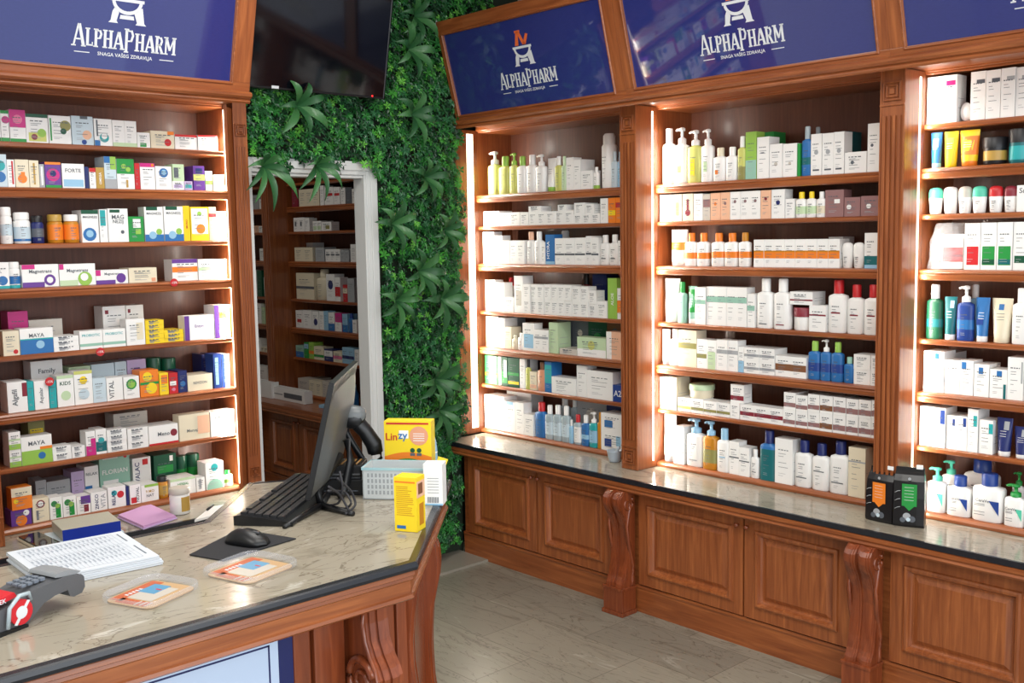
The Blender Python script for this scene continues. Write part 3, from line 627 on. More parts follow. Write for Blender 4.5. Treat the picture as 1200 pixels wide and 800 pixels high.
# plastic bin, baby-product boxes, pouch
YEL = pm('ye')
def cbox(name, px0, px1, pyb, h, dep, ang, label, cat, deco, col, zb=ZC+.001, nm='carton'):
    p0, p1 = at(px0, pyb, 2, zb), at(px1, pyb, 2, zb); c = (p0+p1)/2
    w = (at(px1, pyb, 1, c.y)-at(px0, pyb, 1, c.y)).length if ang is None else ang[1]
    return c, w
bw0 = at(428, 588, 2, ZC); bw1 = at(508, 590, 2, ZC); bv = (bw1-bw0); ba = math.atan2(bv.y, bv.x)+.02
r = empty('storage_bin', (bw0.x+.012, bw0.y+.028, ZC+.001), ba, label='white slotted plastic bin holding boxes near the counter end', cat='bin')
BINM = plain('white_translucent_plastic', (206, 212, 214), .3, coat=.3); BING = plain('grey_slots', (158, 164, 168), .4); LBR = plain('pale_teal_rim', (168, 206, 214), .3)
Wb, Db, Hb = bv.length+.0, .10, .088
m = MB().box(0, Wb, 0, .003, 0, Hb, BINM).box(0, .003, 0, Db, 0, Hb, BINM).box(Wb-.003, Wb, 0, Db, 0, Hb, BINM).box(0, Wb, Db-.003, Db, 0, Hb, BINM).box(0, Wb, 0, Db, 0, .003, BINM); m.build('walls', r)
m = MB().box(-.002, Wb+.002, -.003, 0, Hb-.006, Hb+.001, LBR).box(-.003, 0, 0, Db, Hb-.006, Hb+.001, LBR).box(-.002, Wb+.002, Db, Db+.003, Hb-.006, Hb+.001, LBR); m.build('rim', r)
m = MB()
for i in range(12):
    for j in range(4): m.box(.014+i*.011, .020+i*.011, -.0006, 0, .014+j*.016, .025+j*.016, BING)
m.build('slots', r)
# big yellow box
r0 = Vector((bw0.x, bw0.y))+Vector((math.cos(ba), math.sin(ba)))*.020+Vector((-math.sin(ba), math.cos(ba)))*.142
def yellow(name, loc, ang, w, h, d, label, extra, zb=ZC+.001):
    m = MB().box(0, w, 0, d, 0, h, YEL); extra(m, w, h, d); return m.build(name, loc=(loc[0], loc[1], zb), rotz=ang, label=label, cat='box')
def ex1(m, w, H_, d):
    q0_ = len(m.v); h = H_*.66
    R = lambda u0, v0, u1, v1, c, k=1: m.add([(w*u0, -.0004*k, h*v0), (w*u1, -.0004*k, h*v0), (w*u1, -.0004*k, h*v1), (w*u0, -.0004*k, h*v1)], [(0, 1, 2, 3)], pm(c))
    n = 16; D = lambda cx, cz, r_, c, k=1: m.add([(w*cx+r_*math.cos(2*PI*i/n), -.0004*k, h*cz+r_*math.sin(2*PI*i/n)) for i in range(n)], [list(range(n))], pm(c))
    vs = [(w*t, h*(.22+.10*math.sin(t*PI))) for t in [i/10 for i in range(11)]]
    m.add([(x, -.0004, z) for x, z in vs]+[(w, -.0004, 0), (0, -.0004, 0)], [list(range(13))[::-1]], pm('og'))
    vs = [(w*t, h*(.04+.14*math.sin(t*PI))) for t in [.3+.07*i for i in range(11)]]
    m.add([(x, -.0008, z) for x, z in vs]+[(w, -.0008, 0), (w*.3, -.0008, 0)], [list(range(13))[::-1]], pm('gn'))
    D(.74, .68, w*.20, 'sk', 2); R(.32, .62, .52, .80, 'wh', 1.5)
    put_text(m, 'Lin', w*.16, -.0016, h*.66, w*.24, h*.17, pm('rd')); put_text(m, 'zy', w*.40, -.0016, h*.64, w*.2, h*.17, pm('bl'))
    for k in range(4): R(.62, .72-.05*k, .86, .735-.05*k, 'wh', 3)
    for cx in (.6, .74): D(cx, .36, w*.05, 'dn', 3); R(cx-.05, .24, cx+.05, .30, 'dg', 3)
    R(.05, .93, .95, .97, 'rd', 2)
    for i_ in range(q0_, len(m.v)): a_ = m.v[i_]; m.v[i_] = (a_[0], a_[1], a_[2]+H_*.34)
BH = .198
yellow('baby_product_box', r0, ba, .137, BH, .05, 'large yellow box with coloured letters and green hill standing behind the bin', ex1)
q0 = cpt(463, 622); q1 = cpt(486, 620)
def ex2(m, w, h, d):
    n = 14
    for k in range(16): m.box(w*.1, w*(.6+.3*random.random()), -.0006, 0, h*(.3+.035*k), h*(.3+.035*k)+.0012, pm('am'))
    m.box(w*.1, w*.5, -.0006, 0, h*.05, h*.11, pm('bl')); m.box(w*.05, w*.95, -.0006, 0, h*.90, h*.93, pm('og'))
    m.box(w, w+.0006, d*.05, d*.95, h*.62, h*.92, pm('pe')); m.box(w+.0006, w+.001, d*.2, d*.7, h*.68, h*.88, pm('br')); m.box(w, w+.0006, d*.3, d*.8, h*.1, h*.5, pm('am'))
yellow('baby_product_box', (q0.x, q0.y), math.radians(-62), .060, .135, .05, 'narrow tall yellow box standing in front of the bin', ex2)
def ex3(m, w, h, d):
    m.f.clear(); m.v.clear(); m.mi.clear(); m.sm.clear()
    m.box(0, w, 0, d, 0, h, pm('wh'))
    for k in range(9): m.box(w*.2+.0035*k, w*.2+.002+.0035*k, -.0006, 0, h*.06, h*.2, pm('dg'))
    for k in range(6): m.box(w*.2, w*.8, -.0006, 0, h*(.3+.07*k), h*(.3+.07*k)+.0012, pm('tx'))
    m.box(0, w, -.0007, 0, 0, h*.04, pm('lb')); m.box(-.0006, 0, d*.1, d*.9, h*.2, h*.7, pm('li'))
w0 = cpt(497, 592); yellow('wipes_pack', (w0.x, w0.y), ba, .052, .112, .05, 'white pack with a barcode standing at the right end of the bin', ex3)
for k, (px, ph) in enumerate(((505, 522), (516, 514))):
    c = at(px, 560, 2, ZC); m = MB(); m.lathe([(.016, 0), (.017, .05), (.017, .075), (.013, .10), (.006, .122), (.002, .13)], 0, 0, pm('lb'), 10, 1, .6)
    for j in range(3): m.lathe([(.0180-.0025*j, .062+.018*j), (.0172-.0025*j, .066+.018*j)], 0, 0, pm('wh' if j != 1 else 'sg'), 10, 1, .62)
    m.build('nozzle_bottle', loc=(c.x+.012+.008*k, c.y+.06, ZC+.003), label=['light blue pointed bottle nearer the yellow box behind the bin', 'light blue pointed bottle rightmost behind the bin'][k], cat='bottle', group='pointed bottles behind the bin')
c = cpt(524, 572); m = MB(); m.add([(0, 0, 0), (.03, .0, .004), (.04, .0, .03), (.012, 0, .04), (0, .002, 0), (.03, .002, .004), (.04, .002, .03), (.012, .002, .04)], [(0, 1, 2, 3), (7, 6, 5, 4), (0, 4, 5, 1), (1, 5, 6, 2), (2, 6, 7, 3), (3, 7, 4, 0)], YEL)
m.build('yellow_tag', loc=(c.x-.045, c.y-.0, ZC+.06), rotz=-.6, label='small yellow paper tag sticking out at the bin end', cat='tag')
# ---- things on the ledge under the medicine shelves
ZL = .622
def lpt(px, py, z=ZL): p = at(px, py, 2, z); return Vector((p.x, p.y))
P = [lpt(*p) for p in ((20, 633), (47, 647), (73, 640), (45, 627))]
r = empty('tablet', (0, 0, 0), 0, label='black tablet in a white case lying beside the blue box on the ledge', cat='tablet')
MB().prism([tuple(p) for p in P], ZL+.001, ZL+.009, pm('cr'), axis=2).build('case', r, bevel=.002)
c = sum(P, Vector((0, 0)))/4; MB().prism([tuple(c+(p-c)*.93) for p in P], ZL+.009, ZL+.016, BKG, axis=2).build('screen', r, bevel=.002)
P = [lpt(74, 637), lpt(142, 625)]; v = P[1]-P[0]; an = math.atan2(v.y, v.x)
r = empty('flat_carton', (P[0].x, P[0].y, ZL+.001), an, label='flat grey printed carton with a bright blue front on the ledge', cat='box')
m = MB().box(0, v.length, 0, .17, .008, .048, plain('printed_card_top', (186, 184, 168), .5, noise=.25)).box(0, v.length, -.0006, 0, .008, .048, plain('bright_blue_print', (30, 58, 168), .35, noise=.3)); m.build('carton', r)
MB().box(-.03, v.length+.01, -.006, .16, 0, .0075, pm('pb')).build('tray', r, bevel=.002)
P = [lpt(137, 607), lpt(168, 621), lpt(208, 608), lpt(175, 593)]
r = empty('notepad', (0, 0, 0), 0, label='pink square notepad lying on the ledge beside the white jar', cat='notepad')
MB().prism([tuple(p) for p in P], ZL+.001, ZL+.005, pm('li'), axis=2).build('backing', r)
c = sum(P, Vector((0, 0)))/4; MB().prism([tuple(c+(p-c)*.95) for p in P], ZL+.005, ZL+.014, plain('pink_paper', (206, 160, 206), .6), axis=2).build('pages', r)
c = (lpt(202, 603)+lpt(223, 603))/2
r = empty('supplement_jar', (c.x+.01, c.y+.03, ZL+.001), .3, label='white round jar with a tan label standing on the ledge', cat='jar')
MB().lathe([(.036, 0), (.039, .004), (.039, .075), (.036, .08)], 0, 0, pm('wh'), 24).build('body', r)
MB().lathe([(.040, .08), (.041, .083), (.041, .100), (.038, .103)], 0, 0, pm('ti'), 24).build('lid', r)
m = MB(); n = 24; vs = []
for k in range(8): a = -2.15+k*.16; vs += [(.0396*math.cos(a), .0396*math.sin(a), .012), (.0396*math.cos(a), .0396*math.sin(a), .07)]
m.add(vs, [(2*k, 2*k+2, 2*k+3, 2*k+1) for k in range(7)], pm('gd'), True); m.build('label', r)
P = [lpt(228, 612), lpt(262, 603), lpt(272, 592), lpt(248, 596)]
MB().prism([tuple(p) for p in P], ZL+.001, ZL+.01, pm('wh'), axis=2).build('white_leaflet', label='folded white leaflet at the right end of the ledge', cat='leaflet', bevel=.001)
p = lpt(243, 601); MB().tube([(p.x, p.y, ZL+.014), (p.x+.05, p.y+.05, ZL+.014)], .005, BKP, 8).build('marker_pen', label='short dark pen lying on the folded leaflet', cat='pen')
# ------------------------------------------------------------------ plant wall
LEAFS = [plain('leaf_green_%s' % n, c, .45, coat=.15) for n, c in (('deep', (28, 84, 40)), ('mid', (44, 120, 50)), ('fresh', (72, 156, 60)), ('bright', (110, 186, 72)), ('cool', (50, 110, 68)), ('darkest', (20, 60, 34)))]  # the leaves' own greens, mixed at random over the wall
def inside(x, z):
    if x > 3.42+(.06 if z > .65 else 0) and z < 2.38: return False
    if x < 2.27 and z < 2.32: return False
    if z > 2.40 and x < 2.92: return False
    if x > 2.972: return z > .06
    return z > 2.04+.035*math.sin(x*23)+.02*math.sin(x*61)
rng = random.Random(3)
def leafmesh(n, xr, zr, fn, y0, zone):
    m = MB()
    for _ in range(n):
        x = rng.uniform(*xr); z = rng.uniform(*zr)
        if not fn(x, z): continue
        base = Vector((x, y0-rng.uniform(0, .07)+.02*math.sin(x*17)*math.sin(z*13), z))
        k = rng.choice((5, 6, 7)); a0 = rng.uniform(0, 6.28); R_ = rng.uniform(.016, .030)
        patch = math.sin(x*9+1.3)*math.sin(z*7.3+.4)+.6*math.sin(x*21+z*17)
        mt = LEAFS[rng.choices(range(6), weights=(4, 5, 2.4+1.6*patch if patch > -1.2 else .4, max(.15, .8+1.2*patch), 3, 2))[0]]
        out = Vector((rng.uniform(-.4, .4), -1, rng.uniform(-.1, .6))).normalized()
        t1 = out.cross(Vector((0, 0, 1))).normalized(); t2 = out.cross(t1)
        vs = []; fs = []
        for j in range(k):
            a = a0+2*PI*j/k+rng.uniform(-.2, .2); d = (t1*math.cos(a)+t2*math.sin(a)); s = d.cross(out); rr = R_*rng.uniform(.8, 1.2)
            o = len(vs)
            vs += [base, base+d*rr*.55+s*rr*.22+out*rr*.28, base+d*rr+out*rr*.12, base+d*rr*.55-s*rr*.22+out*rr*.28]
            fs += [(o, o+1, o+2, o+3)]
        m.add(vs, fs, mt)
    return m
YF = 4.215
m = leafmesh(15500, (2.20, 3.72), (.05, 3.1), inside, YF, 0)
m.build('foliage_panel', label='dense green artificial foliage covering the wall around the doorway', cat='plant wall', kind='stuff')
BIGL = [plain('long_leaf_dark', (36, 88, 46), .5, coat=.05), plain('long_leaf_mid', (58, 112, 60), .5, coat=.2)]
def rosette(x, z, R_, n, a0, label, droop=.3, mt=0):
    r = empty('leaf_rosette', (x, YF-.075, z), 0, label=label, cat='plant', group='long-leaved plants in the green wall')
    for j in range(n):
        a = a0+2*PI*j/n+rng.uniform(-.18, .18); L_ = R_*rng.uniform(.8, 1.15); w = L_*.13
        d = Vector((math.cos(a), 0, math.sin(a))); s = Vector((-d.z, 0, d.x)); N = 7; vs = []
        for i in range(N+1):
            t = i/N; ww = w*math.sin(PI*min(1, .08+t*.92))**.8+.0008
            c = d*L_*t+Vector((0, -.075*math.sin(PI*t*.8)-.02, -droop*L_*t*t))
            vs += [c+s*ww+Vector((0, -.006, 0)), c+Vector((0, .0, 0)), c-s*ww+Vector((0, -.006, 0))]
        fs = [(3*i+q, 3*i+q+1, 3*i+4+q, 3*i+3+q) for i in range(N) for q in (0, 1)]
        MB().add(vs, fs, BIGL[(j+mt) % 2], True).build('leaf', r)
YR = YF-.07
for px, py, R_, n, a0, lb, mt in ((455, 263, .15, 7, .4, 'long-leaved plant overlapping the top right of the door casing', 1), (493, 208, .13, 7, 1.0, 'long-leaved plant highest between door casing and wooden cabinet', 0),
    (486, 318, .15, 8, .2, 'long-leaved plant in mid-height of the green wall', 0), (460, 352, .14, 7, .9, 'long-leaved plant right of the casing, below mid-height', 1), (512, 350, .15, 7, .1, 'long-leaved plant beside the wooden cabinet at mid-height', 1),
    (515, 270, .13, 7, 1.4, 'darker long-leaved plant close to the wooden cabinet', 0), (505, 445, .16, 8, .5, 'long-leaved plant low in the green wall', 0), (510, 480, .15, 7, 1.2, 'long-leaved plant lowest, above the ledge end', 0),
    (474, 60, .16, 7, .2, 'long-leaved plant right of the television', 1), (480, 20, .14, 7, 1.1, 'long-leaved plant highest beside the television', 0), (478, 135, .15, 7, .6, 'long-leaved plant below and right of the television', 0),
    (344, 125, .15, 7, 1.3, 'long-leaved plant directly under the television', 0), (366, 195, .12, 8, .3, 'long-leaved plant hanging over the middle of the doorway head', 0), (304, 196, .15, 8, .3, 'long-leaved plant hanging over the left end of the doorway', 0)):
    p = at(px, py, 1, YR); rosette(p.x, p.z, R_*.92, n, a0, lb, .14 if py != 196 and py != 195 else .6, mt)
# ------------------------------------------------------------------ products
ORD = 'zeroth first second third fourth fifth sixth seventh eighth ninth tenth eleventh twelfth thirteenth fourteenth fifteenth sixteenth seventeenth eighteenth nineteenth twentieth twenty-first twenty-second twenty-third twenty-fourth twenty-fifth twenty-sixth twenty-seventh twenty-eighth twenty-ninth thirtieth'.split()
SH8 = ['top', 'second', 'third', 'fourth', 'fifth', 'sixth', 'seventh', 'bottom']; SH7 = ['top', 'second', 'third', 'fourth', 'fifth', 'sixth', 'bottom']
UN = {'L': ('left cabinet', 1, 1.10, LP, 0, SH8, SHL, (.0, 1.0)), 'A': ('cabinet by plants', 0, 4.287, XB, RB, SH7, SHZ[1:], (0, 1.151)), 'B': ('middle cabinet', 0, 3.042, XB, RB, SH7, SHZ[1:], (0, 1.150)),
      'C': ('right cabinet', 0, 1.798, XB, RB, SH8, SHZ, (0, 1.15)), 'D': ('doorway cabinet', 0, 6.275, XB, RB, SH8, SHZ, (0, .84)), 'E': ('far doorway cabinet', 0, 7.52, XB, RB, SH8, SHZ, (0, 1.15))}
prnd = random.Random(11)
KW = dict(x=('box', 'box'), b=('bottle', 'bottle'), v=('pill_bottle', 'bottle'), p=('pump_bottle', 'pump bottle'), t=('cream_tube', 'tube'), j=('cream_jar', 'jar'), o=('roll_on_deodorant', 'roll-on'), s=('spray_can', 'spray can'), q=('round_puff', 'round ball'))
def patch(m, u0, v0, u1, v1, w, h, y, col, k=1):
    m.add([(-w/2+w*u0, y-.0005*k, h*v0), (-w/2+w*u1, y-.0005*k, h*v0), (-w/2+w*u1, y-.0005*k, h*v1), (-w/2+w*u0, y-.0005*k, h*v1)], [(0, 1, 2, 3)], pm(col))
def deco(m, toks, w, h, y, flat=True):
    T = not any(t[0] in 'wy' for t in toks); k = 1
    for t in toks:
        c, a = t[0], t[1:].split(',')
        if t == 'T': T = False
        elif c == 'b': patch(m, 0, float(a[0]), 1, float(a[1]), w, h, y, a[2], k); k += 1
        elif c == 'r': patch(m, float(a[0]), float(a[1]), float(a[2]), float(a[3]), w, h, y, a[4], k); k += 1
        elif c == 'd':
            n = 14; r_ = float(a[2])*w; m.add([(-w/2+w*float(a[0])+r_*math.cos(2*PI*i/n), y-.0005*k, h*float(a[1])+r_*math.sin(2*PI*i/n)) for i in range(n)], [list(range(n))], pm(a[3])); k += 1
        elif c == 'w': put_text(m, a[1].replace('_', ' '), 0, y-.0005*k-.0003, h*float(a[0]), w*.84, h*(float(a[3]) if len(a) > 3 else .16), pm(a[2]))
        elif c == 'y': put_text(m, a[1].replace('_', ' '), -w/2+w*float(a[0]), y-.0005*k-.0003, h*.48, w*(float(a[3]) if len(a) > 3 else .3), h*.8, pm(a[2]), vert=True)
    if T and w > .018:
        yy = y-.0005*k-.0002; q = prnd
        def bar(u0, u1, v, th, c): m.add([(-w/2+w*u0, yy, h*v), (-w/2+w*u1, yy, h*v), (-w/2+w*u1, yy, h*v+th), (-w/2+w*u0, yy, h*v+th)], [(0, 1, 2, 3)], pm(c))
        u = .18
        while u < .72: l = q.uniform(.06, .16); bar(u, u+l, .74, .0035, 'dg'); u += l+.05
        for v in (.66, .60, .46, .36): bar(.2, q.uniform(.4, .8), v, .0017, 'tx')
        for v in (.22, .17): bar(.2, q.uniform(.4, .7), v, .0014, 'gy')
def make(kind, w, h, d, col, toks, cap):
    """returns (body mesh, [(child name, mesh)]) with the front at y=0 and the base at z=0"""
    m = MB(); kids = []
    if kind == 'x':
        m.box(-w/2, w/2, 0, d, 0, h, pm(col)); deco(m, toks, w, h, 0)
        for v in (.3, .5): m.add([(w/2+.0004, d*.15, h*v), (w/2+.0004, d*.8, h*v), (w/2+.0004, d*.8, h*v+.0015), (w/2+.0004, d*.15, h*v+.0015)], [(0, 1, 2, 3)], pm('gy'))
        m.add([(-w/2+.001, .004, h+.0003), (w/2-.001, .004, h+.0003), (w/2-.001, .006, h+.0003), (-w/2+.001, .006, h+.0003)], [(0, 1, 2, 3)], pm('gy'))
        return m, kids
    r = w/2; q = MB()
    if kind in 'bpv':
        sy = 1 if kind == 'v' else min(1, .62 if w > .03 else .9); cy = r*sy; sq = 0 if kind == 'v' else .62
        hb = h*(.74 if kind == 'b' else .70 if kind == 'p' else .76); rn = r*(.45 if kind != 'v' else .8)
        m.lathe([(r*.92, 0), (r, h*.02), (r, hb*.90), (r*.93, hb*.95), (rn, hb), (rn, hb+h*.02)], 0, cy, pm(col), 16, 1, sy, sq)
        for t in toks:
            if t[0] == 'b':
                a = t[1:].split(','); m.lathe([(r*1.012, hb*float(a[0])), (r*1.012, hb*min(.9, float(a[1])))], 0, cy, pm(a[2]), 16, 1, sy, sq)
        deco(m, [t for t in toks if t[0] != 'b'], w*.62, hb*.9, cy-r*sy*1.0-.0004)
        rc = rn*1.12; z = hb+h*.005
        if kind == 'b': q.lathe([(rc, z), (rc, h*.98), (rc*.85, h)], 0, cy, pm(cap), 14, 1, 1 if sy > .8 else .9)
        elif kind == 'v': q.lathe([(r*.92, z), (r*.92, h*.97), (r*.8, h)], 0, cy, pm(cap), 18)
        else:
            q.lathe([(rc, z), (rc, z+h*.09), (rc*.5, z+h*.11), (rc*.36, z+h*.12), (rc*.36, h*.93), (rc*.75, h*.935), (rc*.75, h*.985), (rc*.3, h)], 0, cy, pm(cap), 12)
            q.tube([(0, cy, h*.965), (-r*.6, cy-r*.1, h*.965), (-r*.85, cy-r*.15, h*.945)], [rc*.34, rc*.3, rc*.22], pm(cap), 8)
        kids.append(('pump_head' if kind == 'p' else 'cap', q))
    elif kind == 's':
        m.lathe([(r*.96, 0), (r, h*.01), (r, h*.76), (r*.85, h*.80)], 0, r, pm(col), 18); deco(m, [t for t in toks], w*.55, h*.75, r-r*1.0-.0004)
        q.lathe([(r*.8, h*.80), (r*.8, h*.96), (r*.6, h)], 0, r, pm(cap), 16); kids.append(('cap', q))
    elif kind == 't':
        hc = h*.13; n = 16; vs = []; lay = 8
        for i in range(lay+1):
            t = i/lay; rx = r*(.74+.26*t); ry = max(.0012, r*.74*(1-t**1.6)); z = hc+(h-hc)*t
            for k in range(n): a = 2*PI*(k+.5)/n; vs.append((rx*math.cos(a), r*.74+ry*math.sin(a), z))
        m.add(vs, [(i*n+k, i*n+(k+1) % n, (i+1)*n+(k+1) % n, (i+1)*n+k) for i in range(lay) for k in range(n)], pm(col), True)
        m.add(vs[-n:], [list(range(n))], pm(col)); m.add(vs[:n], [list(range(n))[::-1]], pm(col))
        for t in toks:
            if t[0] == 'b':
                a = t[1:].split(','); pts = []
                for v in (float(a[0]), float(a[1])):
                    rx = r*(.74+.26*v)*1.01; ry = r*.74*(1-v**1.6)*1.01+.0008; z = hc+(h-hc)*v
                    pts += [(rx*math.cos(2*PI*(k+.5)/n), r*.74+ry*math.sin(2*PI*(k+.5)/n), z) for k in range(n)]
                m.add(pts, [(k, (k+1) % n, n+(k+1) % n, n+k) for k in range(n)], pm(a[2]), True)
            elif t[0] in 'rd':
                a = t[1:].split(','); v = float(a[1]); vs2 = float(a[3]) if t[0] == 'r' else v+.2
                f = lambda v: r*.74-r*.74*(1-v**1.6)-.0012
                u0, u1 = (float(a[0])-.5)*w*.8, ((float(a[2]) if t[0] == 'r' else float(a[0])+.3)-.5)*w*.8
                m.add([(u0, f(v), hc+(h-hc)*v), (u1, f(v), hc+(h-hc)*v), (u1, f(vs2), hc+(h-hc)*vs2), (u0, f(vs2), hc+(h-hc)*vs2)], [(0, 1, 2, 3)], pm(a[-1]))
        for v in (.45, .52, .6): m.add([(-w*.2, r*.74*v**1.6-.0015, hc+(h-hc)*v), (w*.18, r*.74*v**1.6-.0015, hc+(h-hc)*v), (w*.18, r*.74*(v+.012)**1.6-.0015, hc+(h-hc)*(v+.012)), (-w*.2, r*.74*(v+.012)**1.6-.0015, hc+(h-hc)*(v+.012))], [(0, 1, 2, 3)], pm('tx' if col in ('wh', 'cr', 'ti') else 'wh'))
        q.lathe([(r*.66, 0), (r*.72, h*.01), (r*.72, hc)], 0, r*.74, pm(cap), 16); kids.append(('cap', q))
    elif kind == 'q':
        m.lathe([(max(.0005, r*math.sin(PI*t/12)), h/2-h/2*math.cos(PI*t/12)) for t in range(13)], 0, r, pm(col), 20, 1, .7)
    elif kind == 'j':
        m.lathe([(r*.85, 0), (r*.93, h*.06), (r*.93, h*.6)], 0, r, pm(col), 20)
        for t in toks:
            if t[0] == 'b': a = t[1:].split(','); m.lathe([(r*.945, h*float(a[0])), (r*.945, h*float(a[1]))], 0, r, pm(a[2]), 20)
        q.lathe([(r, h*.6), (r, h*.96), (r*.94, h)], 0, r, pm(cap), 20); kids.append(('lid', q))
    elif kind == 'o':
        m.lathe([(r*.72, 0), (r*.80, h*.02), (r*.97, h*.55), (r*.97, h*.6)], 0, r*.8, pm(col), 18, 1, .8); deco(m, [t for t in toks if t[0] != 'b'], w*.5, h*.55, -.0006)
        q.lathe([(r, h*.6), (r, h*.8), (r*.93, h*.9), (r*.72, h*.97), (r*.3, h)], 0, r*.8, pm(cap), 18, 1, .8); kids.append(('cap', q))
    return m, kids
def copy_thing(o, kids, loc):
    c = o.copy(); C.objects.link(c); c.location = loc
    for k in kids:
        q = k.copy(); C.objects.link(q); q.parent = c
    return c
def look_of(kind, col, toks, cap):
    s = PAL[col][1]+' '+KW[kind][1]
    for t in toks:
        if t[0] in 'brd' and len(t) > 1 and t.split(',')[-1] in PAL and t.split(',')[-1] not in ('wh', col):
            s += ' with '+PAL[t.split(',')[-1]][1]+(' band' if t[0] == 'b' else ' disc' if t[0] == 'd' else ' print'); return s
    if kind in 'bpvtjo' and cap != col: s += ' with '+PAL[cap][1]+(' cap' if kind != 'p' else ' pump')
    return s
def R(unit, si, frame, rows):
    uname, ax, o0, pl, rot, names, zs, (lo, hi) = UN[unit]; ox, oy, sc = frame
    z0 = zs[si]; ztop = (zs[si-1]-(.044 if zs[si-1] in THICK else .026)) if si > 0 else 2.245
    hmax = ztop-z0-.004; items = []
    for ln in rows.strip().splitlines():
        f = ln.split(); kind = f[0]; x0, x1, yt = [float(v) for v in f[1:4]]; col = f[4]; toks = []; op = {}
        for t in f[5:]:
            if t in ('back', 'up'): op[t] = 1
            elif '=' in t and t[0] not in 'wy': k, v = t.split('=', 1); op[k] = v
            else: toks.append(t)
        front = .006 if 'back' not in op else .125
        P0 = at(ox+x0/sc, oy+yt/sc, 1 if ax else 0, pl+front); P1 = at(ox+x1/sc, oy+yt/sc, 1 if ax else 0, pl+front)
        u0, u1 = (P0.x-o0, P1.x-o0) if ax else (o0-P0.y, o0-P1.y)
        items.append(dict(kind=kind, u0=max(lo+.003, u0), u1=min(hi-.003, u1), zt=(P0.z+P1.z)/2, col=col, toks=toks, op=op, front=front))
    items = [i for i in items if i['u1']-i['u0'] > .006]
    cols = []
    for lay in ('front', 'back', 'up'):
        L = sorted([i for i in items if (lay in i['op'] if lay != 'front' else not ('back' in i['op'] or 'up' in i['op']))], key=lambda i: i['u0'])
        for a, b in zip(L, L[1:]):
            if a['u1'] > b['u0']-.0006: a['u1'] = b['u0']-.0006
        L = [i for i in L if i['u1']-i['u0'] > .006]
        c = 0
        for i in L:
            n = int(i['op'].get('n', 1)); st = int(i['op'].get('st', 1)); w = (i['u1']-i['u0'])/n; base = z0
            if lay == 'up':
                uc = (i['u0']+i['u1'])/2; under = [j for j in cols if abs(j[3]-i['front']) < .01 and j[0] < i['u1']-.004 and j[1] > i['u0']+.004]
                base = max([j[2] for j in under], default=z0)
            h = min(i['zt'], z0+hmax)-base
            if h < .012: h = .02
            h /= st; cap = i['op'].get('cap', 'wh')
            dp = .075 if i['kind'] == 'x' else 0
            if i['kind'] == 'x': dp = prnd.choice((.06, .075, .095)) if i['front'] < .1 else .09
            gap = .0008; m, kids = make(i['kind'], w-gap, h-(.0004 if st > 1 else 0), dp, i['col'], i['toks'], cap)
            nm = KW[i['kind']][0]; root = None; cat = KW[i['kind']][1].split()[-1] if i['kind'] != 'o' else 'deodorant'
            if nm == 'box': cat = 'medicine box' if unit in 'LDE' else 'cosmetics box'; nm = cat.replace(' ', '_')
            for q in range(n):
                c += 1
                for s_ in range(st):
                    u = i['u0']+w*(q+.5); z = base+h*s_+.0006; yy = i['front']+prnd.uniform(0, .004)
                    loc = (pl+yy, o0-u, z) if not ax else (o0+u, pl+yy, z)
                    if root is None:
                        root = m.build(nm, loc=loc, rotz=rot); ch = [k.build(a, root) for a, k in kids]; ob = root
                    else:
                        ob = copy_thing(root, ch, loc)
                    ob.rotation_euler.z = rot+(prnd.uniform(-.012, .012) if w > .02 else 0)*(1 if st == 1 and n == 1 else 0)
                    pos = f"{ORD[min(c, 30)]} from left"
                    if lay == 'back': pos += ' in back'
                    if lay == 'up': pos += ' on top'
                    if st > 1: pos = ('bottom' if s_ == 0 else 'top' if s_ == st-1 else ORD[s_+1])+' in stack '+pos
                    lk = i['op'].get('L', '').replace('_', ' ') or look_of(i['kind'], i['col'], i['toks'], cap)
                    lb = f"{lk}, {pos}, {names[si]} shelf, {uname}"
                    if len(lb.split()) > 16: lb = f"{PAL[i['col']][1]} {KW[i['kind']][1]}, {pos}, {names[si]} shelf, {uname}"
                    tag(ob, lb, cat, f"products on the {names[si]} shelf of the {uname}")
                if lay != 'up': cols.append((i['u0']+w*q, i['u0']+w*(q+1), base+h*st, i['front']))
A1 = (0, 0, 4); A2 = (0, 180, 4); A3 = (0, 340, 4); A4 = (0, 460, 4)
R('L', 0, A1, """
x -60 -2 520 wh b0,.12,gn d.5,.6,.3,mg
x 0 38 518 wh b0,.12,gn d.6,.7,.5,mg b.9,1,gn
x 40 116 515 wh b0,.1,gn r0,.45,1,1,mg d.5,.7,.3,pk
x 118 222 535 wh b.88,1,dn r.1,.05,.9,.35,yg d.7,.35,.2,lg d.35,.2,.14,dr
x 226 330 543 wh d.75,.65,.25,ol d.65,.45,.14,dn r.05,.1,.12,.9,gn
x 333 434 545 pb d.7,.35,.22,pe d.55,.1,.12,db r.4,.9,.75,1,dg
x 438 522 558 wh d.55,.3,.26,tl d.55,.36,.17,wh r0,0,.3,.2,bl r.12,.35,.2,.95,dg
x 525 640 566 wh b0,.15,pg n=2
x 642 702 622 wh r.2,.05,.7,.3,gn
x 705 815 615 cr r.72,.8,1,1,og d.72,.35,.15,rd
x 820 925 632 wh b.85,1,rd
x 928 1020 635 wh b.88,1,rd
""")
